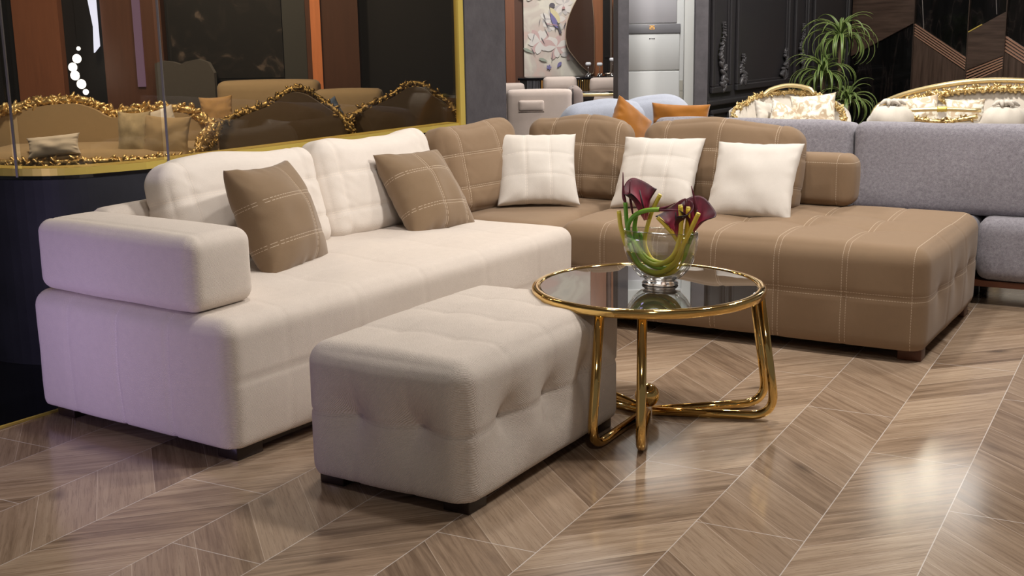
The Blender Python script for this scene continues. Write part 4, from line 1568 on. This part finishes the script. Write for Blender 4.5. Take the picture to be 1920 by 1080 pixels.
wobj('walnut_panel', M_chv, slab([(0.0, 1.05), (0.585, 1.355), (0.585, 2.6), (0.0, 2.3)], 0.0, 0.04), m_walnut_h, wr)
wobj('ribbed_band', M_chv, rib_band((0.0, 1.66), (0.3, 1.82), (0.0, 1.52), (0.3, 1.68)), m_rib, wr)
wobj('ribbed_band', M_chv, rib_band((0.59, 1.354), (1.075, 1.04), (0.59, 1.233), (1.075, 0.92)), m_rib, wr)
wobj('walnut_panel', M_chv, slab([(0.59, 1.233), (1.075, 0.915), (1.075, 0.0), (0.59, 0.0)], 0.0, 0.03), m_walnut_v, wr)
wobj('walnut_panel', M_chv, slab([(1.082, 1.267), (1.40, 1.445), (1.40, 1.062), (1.082, 0.93)], 0.0, 0.04), m_walnut_h, wr)
wobj('ribbed_band', M_chv, rib_band((1.082, 0.93), (1.40, 1.062), (1.082, 0.79), (1.40, 0.945)), m_rib, wr)
wobj('walnut_panel', M_chv, slab([(1.082, 0.79), (1.40, 0.945), (1.40, 0.0), (1.082, 0.0)], 0.0, 0.03), m_walnut_v, wr)
wobj('ribbed_band', M_chv, rib_band((1.405, 1.237), (1.89, 0.92), (1.405, 1.09), (1.89, 0.78)), m_rib, wr)
wobj('walnut_panel', M_chv, slab([(1.405, 1.09), (1.89, 0.78), (1.89, 0.0), (1.405, 0.0)], 0.0, 0.03), m_walnut_v, wr)
for x_ in (0.588, 1.078, 1.402):
    wobj('edge_strip', M_chv, box(x_ - 0.004, x_ + 0.004, -0.046, 0.0, 0.0, 3.4), plain('bronze_edge', (0.10, 0.07, 0.055), 0.3, 0.7), wr)
for x_, z0_, z1_ in ((0.67, 1.28, 2.2), (1.31, 1.42, 2.4)):
    wobj('marble_vein_inlay', M_chv, tube([(x_, -0.003, z0_), (x_ - 0.03, -0.003, z0_ + 0.3), (x_ - 0.02, -0.003, z1_)], 0.004, 6), plain('pale_vein', (0.22, 0.20, 0.19), 0.2), wr)
wobj('gold_edge', M_chv, tube([(1.082, -0.044, 1.268), (1.2, -0.044, 1.334)], 0.006, 6), m_brass, wr)
# unseen pale chevron, glow added for floor glare; lamps seen mirrored in the floor
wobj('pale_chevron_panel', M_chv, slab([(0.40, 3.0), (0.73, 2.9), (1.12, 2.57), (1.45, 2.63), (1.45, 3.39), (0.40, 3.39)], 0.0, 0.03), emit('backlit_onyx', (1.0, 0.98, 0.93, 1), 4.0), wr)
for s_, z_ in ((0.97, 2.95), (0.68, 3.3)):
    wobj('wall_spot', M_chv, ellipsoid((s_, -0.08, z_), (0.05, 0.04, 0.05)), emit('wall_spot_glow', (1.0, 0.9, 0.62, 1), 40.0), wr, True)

# ================================================================== CARVED GOLD SEATING


def carving(path, r, seed, blob=0.85, step=0.021):
    """gilded foliage running along a rail"""
    rr = random.Random(seed)
    mb = MB()
    P = [Vector(p) for p in path]
    mb.add(tube(P, r * 0.62, 8))
    acc = 0.0
    side = 1
    for i in range(len(P) - 1):
        d = P[i + 1] - P[i]
        L = d.length
        while acc < L:
            p = P[i] + d * (acc / max(L, 1e-6))
            side = -side
            for q in range(2):
                o = Vector((rr.uniform(-1, 1), rr.uniform(-0.8, 0.3), rr.uniform(-1, 1))) * r * 0.75
                ang = math.atan2(d.z, d.x) + side * rr.uniform(0.4, 1.1)
                mb.add(ellipsoid(p + o, (r * rr.uniform(0.6, 1.1) * blob, r * 0.4, r * rr.uniform(0.2, 0.36)), (0, -ang, rr.uniform(-0.5, 0.5)), 7, 5))
            acc += step * rr.uniform(0.7, 1.2)
        acc -= L
    return mb.out()


def carved_seat(label, loc, rotz, W, D, prof, seat_z, rail_mat, cloth, r=0.04, arm_z=0.62, cat='sofa', name='carved_sofa', seed=1, front_rail=True, group=None, seat_rail_r=None):
    """prof: list of (x, z) of the crest of the back, from one end to the other"""
    t = thing(name, label, cat, loc, rotz, group)
    crest = spline([(x, D * 0.5 - 0.02 - 0.10 * (abs(x) / (W / 2)) ** 3, z) for x, z in prof], 46)
    link('crest_rail', carving([tuple(p) for p in crest], r, seed), rail_mat, t)
    low = seat_z - 0.1
    poly = [(p.x, p.z - r * 0.6) for p in crest] + [(prof[-1][0], low), (prof[0][0], low)]
    link('backrest', prism(poly, D * 0.5 - 0.09, D * 0.5 - 0.01), cloth, t, smooth=False)
    link('seat', softbox(W * 0.94, D * 0.85, 0.2, 0.05, 0.05, (0, 0.01, 0.02), c=(0, -0.02, seat_z - 0.1)), cloth, t)
    x0, x1 = prof[0][0], prof[-1][0]
    for s_, x_, z_ in ((-1, x0, prof[0][1]), (1, x1, prof[-1][1])):
        ap = spline([(x_, D * 0.36, z_), (x_ + s_ * 0.02, 0.0, max(arm_z, seat_z + 0.08)), (x_ + s_ * 0.03, -D * 0.42, arm_z - 0.03), (x_ + s_ * 0.02, -D * 0.47, seat_z)], 24)
        link('arm_rail', carving([tuple(p) for p in ap], r * 0.7, seed + 5 + s_), rail_mat, t)
        link('armrest', box(min(x_, x_ - s_ * 0.06), max(x_, x_ - s_ * 0.06), -D * 0.4, D * 0.4, low, arm_z - 0.04), cloth, t, smooth=False)
    if front_rail:
        fp = [(x0 + (x1 - x0) * k / 30, -D * 0.46, seat_z - 0.055 - 0.01 * math.sin(PI * k / 30)) for k in range(31)]
        link('seat_rail', carving(fp, seat_rail_r or r * 0.8, seed + 9), rail_mat, t)
    for sx_ in (x0 + 0.06, x1 - 0.06):
        for sy_ in (-D * 0.4, D * 0.4):
            link('leg', tube(spline([(sx_, sy_, seat_z - 0.12), (sx_ * 1.02, sy_, 0.2), (sx_, sy_, 0.0)], 10), [0.035, 0.034, 0.032, 0.03, 0.027, 0.024, 0.022, 0.02, 0.02, 0.022, 0.026], 8), rail_mat, t)
    return t


# behind the glass
carved_seat('large gilded carved sofa with sand upholstery behind the curved glass', (-2.80, 8.35, 0), rad(0), 1.5, 0.8,
            [(-0.95, 0.80), (-0.80, 0.86), (-0.55, 0.93), (-0.25, 0.955), (-0.10, 0.92), (0.02, 0.855), (0.18, 0.87), (0.40, 0.885), (0.58, 0.865), (0.70, 0.80), (0.735, 0.72)], 0.66, m_carved, m_sand, 0.046, 0.66, seed=3, name='carved_sofa')
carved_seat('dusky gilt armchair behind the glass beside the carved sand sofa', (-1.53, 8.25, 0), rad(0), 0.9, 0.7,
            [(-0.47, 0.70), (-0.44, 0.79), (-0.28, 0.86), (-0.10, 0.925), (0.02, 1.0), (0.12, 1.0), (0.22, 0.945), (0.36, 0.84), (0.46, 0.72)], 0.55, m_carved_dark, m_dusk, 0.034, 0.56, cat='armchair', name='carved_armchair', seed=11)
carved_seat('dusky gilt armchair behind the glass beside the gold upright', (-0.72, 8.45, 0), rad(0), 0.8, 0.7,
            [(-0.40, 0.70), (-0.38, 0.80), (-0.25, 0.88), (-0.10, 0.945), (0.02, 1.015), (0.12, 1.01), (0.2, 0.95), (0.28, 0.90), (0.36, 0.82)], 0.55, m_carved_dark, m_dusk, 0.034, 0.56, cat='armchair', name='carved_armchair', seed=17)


def sack_cushion(label, mat, loc, ypr, s, hgt, T, seed, group=None):
    return throw(label, mat, s, T, loc, ypr, seed, group, hgt, name='cushion', pinch=0.10)


sack_cushion('crumpled brocade cushion upright on the carved sofa behind the curved glass', m_brocade_dim, (-2.46, 8.12, 0.755), (0, -14, 0), 0.22, 0.31, 0.14, 1)
sack_cushion('wide sand cushion at the arm end of the carved sofa behind the glass', m_sand, (-2.24, 8.08, 0.735), (-6, -14, 3), 0.32, 0.29, 0.12, 2)
sack_cushion('small ivory cushion peeping over the sand cushion behind the glass', m_ivory, (-2.31, 8.26, 0.815), (8, -14, -18), 0.20, 0.20, 0.08, 3)
sack_cushion('cream bolster lying on the carved sofa behind the curved glass', m_ivory, (-2.95, 8.0, 0.70), (4, -20, -5), 0.34, 0.14, 0.12, 4)

bs = thing('sofa', 'sand coloured sofa with straight back deep behind the glass', 'sofa', (-1.85, 9.45, 0))
link('backrest', softbox(0.78, 0.22, 0.5, 0.05, 0.04, (0, 0.02, 0.01), [(2, 0.05, 0.01, 0.012)], c=(0, 0.2, 0.77)), m_sand, bs)
link('seat', softbox(0.74, 0.7, 0.4, 0.05, 0.05, c=(-0.04, -0.1, 0.33)), m_sand, bs)
link('armrest', softbox(0.16, 0.7, 0.62, 0.05, 0.05, c=(-0.45, -0.1, 0.5)), m_sand, bs)
link('plinth', box(-0.4, 0.4, -0.4, 0.3, 0, 0.14), m_dark_wood, bs, smooth=False)
sack_cushion('amber cushion on the straight sand sofa behind the glass', m_amber_cush, (-2.12, 9.02, 0.83), (10, -12, -3), 0.24, 0.23, 0.10, 6)
bs2 = thing('sofa', 'pale sand sofa beneath the orange wall strip behind the glass', 'sofa', (-1.22, 9.3, 0))
link('backrest', softbox(0.52, 0.2, 0.5, 0.04, 0.04, (0, 0.02, 0.01), [(2, 0.0, 0.01, 0.012)], c=(0, 0.2, 0.70)), m_sand, bs2)
link('seat', softbox(0.55, 0.6, 0.4, 0.05, 0.05, c=(0, -0.1, 0.33)), m_sand, bs2)
link('plinth', box(-0.22, 0.22, -0.35, 0.25, 0, 0.14), m_dark_wood, bs2, smooth=False)
sack_cushion('slate blue cushion on the pale sand sofa behind the glass', m_blue_cush, (-1.30, 9.02, 0.80), (20, -14, -25), 0.2, 0.2, 0.09, 7)
hbd = thing('headboard', 'dim grey scalloped panel standing for a reflection in the glass', 'headboard', (-2.50, 9.78, 0))  # added panel in place of a ghost reflection in the glass
hp = [(-0.26, 0.0), (0.20, 0.0), (0.20, 1.08), (0.16, 1.16), (0.08, 1.19), (-0.02, 1.17), (-0.06, 1.15), (-0.12, 1.17), (-0.2, 1.18), (-0.26, 1.16)]
link('panel', prism(hp, 0.0, 0.08), m_headboard, hbd, smooth=False)

# room behind the glass
W_('wall_glassroom', box(-7, -0.1, 10.0, 10.15, 0, 3.4), m_dark_panel)
W_('trim_11', box(-3.88, -3.52, 9.90, 10.0, 0, 3.4), m_terracotta)
W_('trim_12', box(-3.18, -2.71, 9.88, 10.0, 0, 3.4), m_umber)
W_('trim_13', box(-1.585, -1.54, 9.9, 10.0, 0, 3.4), m_umber)
W_('trim_14', box(-1.54, -1.462, 9.86, 10.0, 0, 3.4), m_orange_panel)
W_('trim_15', box(-1.462, -1.17, 9.88, 10.0, 0, 3.4), m_umber)
W_('trim_16', box(-1.77, -1.59, 9.92, 10.0, 0, 3.4), plain('grey_green_strip', (0.05, 0.053, 0.05), 0.5))
pa = thing('painting', 'dark floral canvas above the straight sand sofa behind the glass', 'painting', (-2.2, 9.97, 0))
link('canvas', box(-0.46, 0.42, -0.03, 0.02, 1.03, 2.4), m_dark_art, pa, smooth=False)
link('frame', box(-0.48, 0.44, -0.02, 0.025, 1.01, 2.42), m_black, pa, smooth=False)
tag(link('wall_light_strip', prism([(-3.245, 1.25), (-3.20, 1.30), (-3.20, 1.66), (-3.26, 1.66), (-3.235, 1.45)], 9.84, 9.87), m_reflect_white, smooth=False), 'cold white streak standing for a reflection in the glass', 'light')  # added glowing shape for a streak reflected in the curved glass
tag(link('wall_light_strip', box(-2.925, -2.865, 9.855, 9.875, 0.98, 2.6), m_reflect_violet, smooth=False), 'dull violet strip standing for a reflection in the glass', 'light')  # added glowing bar in place of a violet reflection on the glass
cl = thing('pendant_lamp', 'hanging lamp of glowing white discs in the dark gap behind the glass', 'lamp', (-3.27, 9.5, 0))
mbc = MB().add(tube([(0.015, 0, 0.9), (0.01, 0, 3.4)], 0.003, 6))
link('cord', mbc.out(), m_black, cl)
for k, (x_, z_, rx) in enumerate(((0.005, 1.215, 0.034), (-0.032, 1.152, 0.034), (-0.02, 1.09, 0.036), (0.022, 1.025, 0.036), (0.05, 0.965, 0.022), (0.024, 1.29, 0.015))):
    d_ = lathe([(rx * 0.2, -0.006), (rx * 0.95, -0.005), (rx, 0), (rx * 0.95, 0.005), (rx * 0.2, 0.006)], 24)
    o_ = link('disc', d_, m_disc, cl)
    o_.location = (x_, 0, z_)
    o_.rotation_euler = (PI / 2, 0, 0)

# gilded armchair and sofa in front of the chevron wall
AR = thing('carved_armchair', 'ivory and gilt carved armchair in front of the black panelled wall', 'armchair', (2.10, 9.2, 0), rad(-24))
crest = spline([(-0.42, -0.20, 0.80), (-0.40, 0.10, 0.84), (-0.30, 0.30, 0.885), (-0.05, 0.38, 0.90), (0.2, 0.32, 0.87), (0.36, 0.14, 0.80), (0.44, -0.15, 0.74), (0.45, -0.3, 0.66)], 40)
link('crest_rail', carving([tuple(p) for p in crest], 0.028, 31), m_carved, AR)
link('top_bow', tube(spline([(-0.30, 0.26, 0.88), (-0.24, 0.30, 0.925), (-0.10, 0.33, 0.955), (0.06, 0.33, 0.935), (0.12, 0.32, 0.89)], 20), 0.018, 10), m_pale_gold, AR)
v = []
n_ = len(crest)
for p in crest:
    v.append((p.x, p.y, p.z - 0.01))
    v.append((p.x * 0.96, p.y * 0.96, 0.40))
f = [(2 * i, 2 * i + 1, 2 * i + 3, 2 * i + 2) for i in range(n_ - 1)]
sh_ = link('backrest', (v, f), m_ivory, AR)
sd = sh_.modifiers.new('thickness', 'SOLIDIFY')
sd.thickness = 0.06
arm_p = spline([(-0.43, -0.20, 0.80), (-0.40, -0.36, 0.755), (-0.22, -0.44, 0.705), (0.0, -0.46, 0.685), (0.14, -0.45, 0.68)], 26)
link('arm_rail', carving([tuple(p) for p in arm_p], 0.02, 33), m_carved, AR)
v = []
for p in arm_p:
    v += [(p.x, p.y, p.z - 0.005), (p.x, p.y + 0.02, 0.40)]
f = [(2 * i, 2 * i + 1, 2 * i + 3, 2 * i + 2) for i in range(len(arm_p) - 1)]
sh_ = link('armrest', (v, f), m_ivory, AR)
sd = sh_.modifiers.new('thickness', 'SOLIDIFY')
sd.thickness = 0.04
link('seat', softbox(0.72, 0.62, 0.16, 0.05, 0.04, (0, 0, 0.02), c=(0.02, -0.06, 0.42)), m_ivory, AR)
AR.scale = (0.90, 0.90, 0.965)
for sx_ in (-0.32, 0.34):
    for sy_ in (-0.32, 0.2):
        link('leg', tube([(sx_, sy_, 0.36), (sx_ * 1.03, sy_, 0.18), (sx_, sy_, 0.0)], [0.035, 0.025, 0.02], 8), m_carved, AR)
sack_cushion('large brocade cushion upright in the gilt armchair', m_brocade, (2.205, 8.98, 0.735), (-18, -16, -5), 0.33, 0.31, 0.13, 9, 'brocade cushions')
sack_cushion('small brocade cushion slumped over the arm of the gilt armchair', m_brocade, (1.98, 8.95, 0.72), (22, -22, 24), 0.22, 0.22, 0.11, 10, 'brocade cushions')
sack_cushion('ivory tufted cushion at the inner side of the gilt armchair', m_ivory, (1.875, 9.06, 0.74), (40, -22, 12), 0.20, 0.20, 0.09, 11, 'brocade cushions')

CS = thing('carved_sofa', 'long ivory and gilt carved sofa in front of the walnut chevron wall', 'sofa', (3.33, 8.95, 0), rad(-14))
CS.scale = (0.93, 0.93, 0.98)
prof = [(-0.74, 0.70), (-0.68, 0.80), (-0.50, 0.875), (-0.25, 0.93), (0.0, 0.965), (0.3, 0.975), (0.6, 0.95), (0.9, 0.87), (1.0, 0.75)]
crest = spline([(x, 0.22 - 0.25 * (abs(x - 0.1) / 0.85) ** 3, z) for x, z in prof], 46)
link('crest_rail', tube(crest, 0.020, 10), m_pale_gold, CS)
link('crest_carving', carving([(p.x, p.y - 0.025, p.z - 0.058) for p in crest[6:]], 0.034, 41, 0.7, 0.014), m_carved, CS)
v = []
for p in crest:
    v += [(p.x, p.y, p.z - 0.02), (p.x, p.y - 0.04, 0.38)]
f = [(2 * i, 2 * i + 1, 2 * i + 3, 2 * i + 2) for i in range(len(crest) - 1)]
sh_ = link('backrest', (v, f), m_ivory, CS)
sd = sh_.modifiers.new('thickness', 'SOLIDIFY')
sd.thickness = 0.05
link('carved_leaf', carving([(-0.30, 0.13, 0.90), (-0.22, 0.13, 0.85), (-0.15, 0.13, 0.80)], 0.026, 43), m_carved, CS)
link('seat', softbox(1.6, 0.7, 0.2, 0.05, 0.05, (0, 0, 0.02), c=(0.12, -0.2, 0.42)), m_ivory, CS)
link('armrest', softbox(0.14, 0.6, 0.32, 0.06, 0.04, (0.01, 0, 0.01), c=(-0.70, -0.2, 0.58)), m_ivory, CS)
for sx_ in (-0.62, 0.9):
    for sy_ in (-0.48, 0.05):
        link('leg', tube([(sx_, sy_, 0.34), (sx_, sy_, 0.16), (sx_, sy_, 0.0)], [0.035, 0.025, 0.02], 8), m_carved, CS)
sack_cushion('brocade cushion at the arm end of the long gilt sofa', m_brocade, (2.86, 8.68, 0.755), (-16, -14, -6), 0.30, 0.25, 0.11, 12, 'brocade cushions')
sack_cushion('gold-patterned flat cushion in the middle of the long gilt sofa', m_brocade, (3.17, 8.62, 0.76), (-14, -16, 0), 0.27, 0.20, 0.09, 13, 'brocade cushions')
sack_cushion('low ivory bolster on the long gilt sofa', m_ivory, (3.46, 8.50, 0.735), (-14, -22, 0), 0.28, 0.13, 0.10, 14, 'brocade cushions')

# gilt bench in front with gathered silk armrests
BN = thing('carved_bench', 'gilt bench with two gathered ivory silk bolsters behind the grey sofa', 'bench', (2.80, 8.02, 0), rad(-12))
link('top_bar', tube(spline([(-0.22, 0.0, 0.828), (0.0, 0.0, 0.835), (0.24, 0.0, 0.826)], 12), 0.014, 10), m_pale_gold, BN)
link('bar_collar', lathe([(0.016, -0.03), (0.019, -0.025), (0.016, -0.012), (0.019, 0.0), (0.016, 0.012), (0.019, 0.025), (0.016, 0.03)], 16), m_brass, BN).matrix_local = Matrix.Translation((0, 0, 0.835)) @ Matrix.Rotation(PI / 2, 4, 'Y')
link('carved_swag', carving([(-0.22 + 0.44 * k / 24, 0.0, 0.79 - 0.035 * math.sin(PI * k / 24)) for k in range(25)], 0.026, 51), m_carved, BN)
link('cloth_back', softbox(0.9, 0.06, 0.35, 0.03, 0.04, c=(0, 0.01, 0.585)), m_ivory, BN)
link('seat', softbox(0.9, 0.45, 0.14, 0.05, 0.04, c=(0, 0.2, 0.4)), m_ivory, BN)
for sx_ in (-0.4, 0.4):
    for sy_ in (0.02, 0.4):
        link('leg', tube([(sx_, sy_, 0.36), (sx_, sy_, 0.0)], [0.03, 0.02], 8), m_carved, BN)


def silk_puff(parent, c, R):
    V, Fc = [], []
    nu, nv = 24, 40
    for i in range(nu + 1):
        a = -PI / 2 + PI * i / nu
        for j in range(nv):
            w = 2 * PI * j / nv
            k = max(0.0, math.sin(a)) ** 2
            r = 1 + 0.16 * k * math.sin(w * 11 + 1.5 * math.sin(w * 2)) + 0.03 * math.sin(w * 3 + a * 4)
            z = math.sin(a) * (1.0 if a < 0.9 else 1.0 - 0.25 * math.exp(-((a - PI / 2) / 0.3) ** 2))
            V.append((c[0] + R[0] * r * math.cos(a) * math.cos(w), c[1] + R[1] * r * math.cos(a) * math.sin(w), c[2] + R[2] * z))
    for i in range(nu):
        for j in range(nv):
            j2 = (j + 1) % nv
            Fc.append((i * nv + j, i * nv + j2, (i + 1) * nv + j2, (i + 1) * nv + j))
    o = link('gathered_bolster', (V, Fc), m_ivory, parent)
    mb = MB()
    for k in range(7):
        a = 2 * PI * k / 7
        q = spline([(c[0] + 0.012 * math.cos(a), c[1] + 0.012 * math.sin(a), c[2] + R[2] * 0.86), (c[0] + 0.04 * math.cos(a + 0.4), c[1] - 0.01 + 0.03 * math.sin(a + 0.4), c[2] + R[2] * 1.12), (c[0] + 0.085 * math.cos(a + 0.8), c[1] + 0.06 * math.sin(a + 0.8), c[2] + R[2] * 0.93)], 8)
        mb.add(tube(q, [0.008, 0.012, 0.015, 0.016, 0.016, 0.015, 0.013, 0.01, 0.006], 8))
    link('knot', mb.out(), m_ivory, o)
    return o


silk_puff(BN, (-0.31, 0.0, 0.75), (0.145, 0.12, 0.125))
silk_puff(BN, (0.385, 0.0, 0.74), (0.155, 0.12, 0.125))

# ================================================================== DRACAENA
plt = thing('dracaena_plant', 'tall dracaena with three rosettes of arching leaves before the dark corner', 'plant', (2.73, 10.3, 0))
m_leaf = NT('dracaena_leaf')
_at = m_leaf.n('ShaderNodeAttribute', attribute_name='edge')
m_leaf.set(**{'Base Color': m_leaf.mix(_at.outputs['Fac'], (0.022, 0.070, 0.015), (0.26, 0.34, 0.10)), 'Roughness': 0.4})
m_leaf = m_leaf.mat
m_bark = plain('dracaena_bark', (0.10, 0.065, 0.04), 0.8)
link('pot', lathe([(0.14, 0.0), (0.17, 0.02), (0.20, 0.3), (0.205, 0.32), (0.185, 0.32), (0.18, 0.29)], 28), plain('black_pot', (0.01, 0.01, 0.011), 0.3), plt)
link('soil', lathe([(0.18, 0.27), (0.17, 0.285)], 24), plain('soil', (0.03, 0.02, 0.015), 0.9), plt)
rosettes = [((0.0, 0.0, 1.235), 0.48, 54, 21), ((-0.145, -0.03, 0.94), 0.44, 48, 22), ((0.065, -0.06, 0.71), 0.40, 44, 23)]
for (c, R, n, sd_) in rosettes:
    r = random.Random(sd_)
    link('cane', tube(spline([(c[0] * 0.2, c[1] * 0.2, 0.27), (c[0] * 0.7, c[1] * 0.6, c[2] * 0.6), (c[0], c[1], c[2])], 12), 0.018, 8), m_bark, plt)
    for k in range(n):
        a = 2 * PI * k / n * 2.618 + r.uniform(-0.2, 0.2)
        tt = k / n
        el = rad(80 - 62 * tt + r.uniform(-8, 8))
        L = R * r.uniform(0.75, 1.1) * (0.8 + 0.25 * tt)
        V, Fc, ed = [], [], []
        m_ = 12
        p = Vector(c) + Vector((0, 0, 0.03 * (1 - tt)))
        e = el
        dirx = Vector((math.cos(a), math.sin(a), 0))
        side = Vector((-math.sin(a), math.cos(a), 0))
        for i in range(m_ + 1):
            t = i / m_
            w = 0.0098 * (0.55 + 0.75 * math.sin(PI * min(1, t * 0.9 + 0.12))) * (1 - t ** 4)
            d = dirx * math.cos(e) + Vector((0, 0, 1)) * math.sin(e)
            up = -dirx * math.sin(e) + Vector((0, 0, 1)) * math.cos(e)
            V += [tuple(p + side * w + up * w * 0.3), tuple(p - up * 0.001), tuple(p - side * w + up * w * 0.3)]
            ed += [1.0, 0.0, 1.0]
            p = p + d * (L / m_)
            e -= rad(7 + 8.5 * tt + 7 * t)
        for i in range(m_):
            b = 3 * i
            Fc += [(b, b + 1, b + 4, b + 3), (b + 1, b + 2, b + 5, b + 4)]
        o = link('leaf', (V, Fc), m_leaf, plt)
        att = o.data.attributes.new('edge', 'FLOAT', 'POINT')
        att.data.foreach_set('value', ed)
        sd = o.modifiers.new('thickness', 'SOLIDIFY')
        sd.thickness = 0.0015

# ================================================================== CEILING LAMPS
for i, (lo, ta, en, sz, co) in enumerate(LAMPS[:9]):
    lab = ['round ceiling downlight over the gold coffee table', 'round ceiling downlight over the sofa corner', 'round ceiling downlight over the cream seat', 'round ceiling downlight nearest the ottoman',
           'round ceiling downlight over the brown chaise', 'round ceiling downlight before the chevron wall', 'round ceiling downlight over the pale blue sofa', 'round ceiling downlight over the dining table', 'round ceiling downlight by the air conditioner'][i]
    c_ = thing('ceiling_downlight', lab, 'ceiling light', (lo[0] + 0.0, lo[1] + 0.0, 3.4), 0, 'round ceiling downlights')
    v, f = lathe([(0.10, -0.02), (0.115, -0.015), (0.12, 0.0)], 28)
    link('housing', (v, f), m_white_paint, c_)
    link('diffuser', lathe([(0.09, -0.026), (0.092, -0.02)], 28), m_lamp, c_)
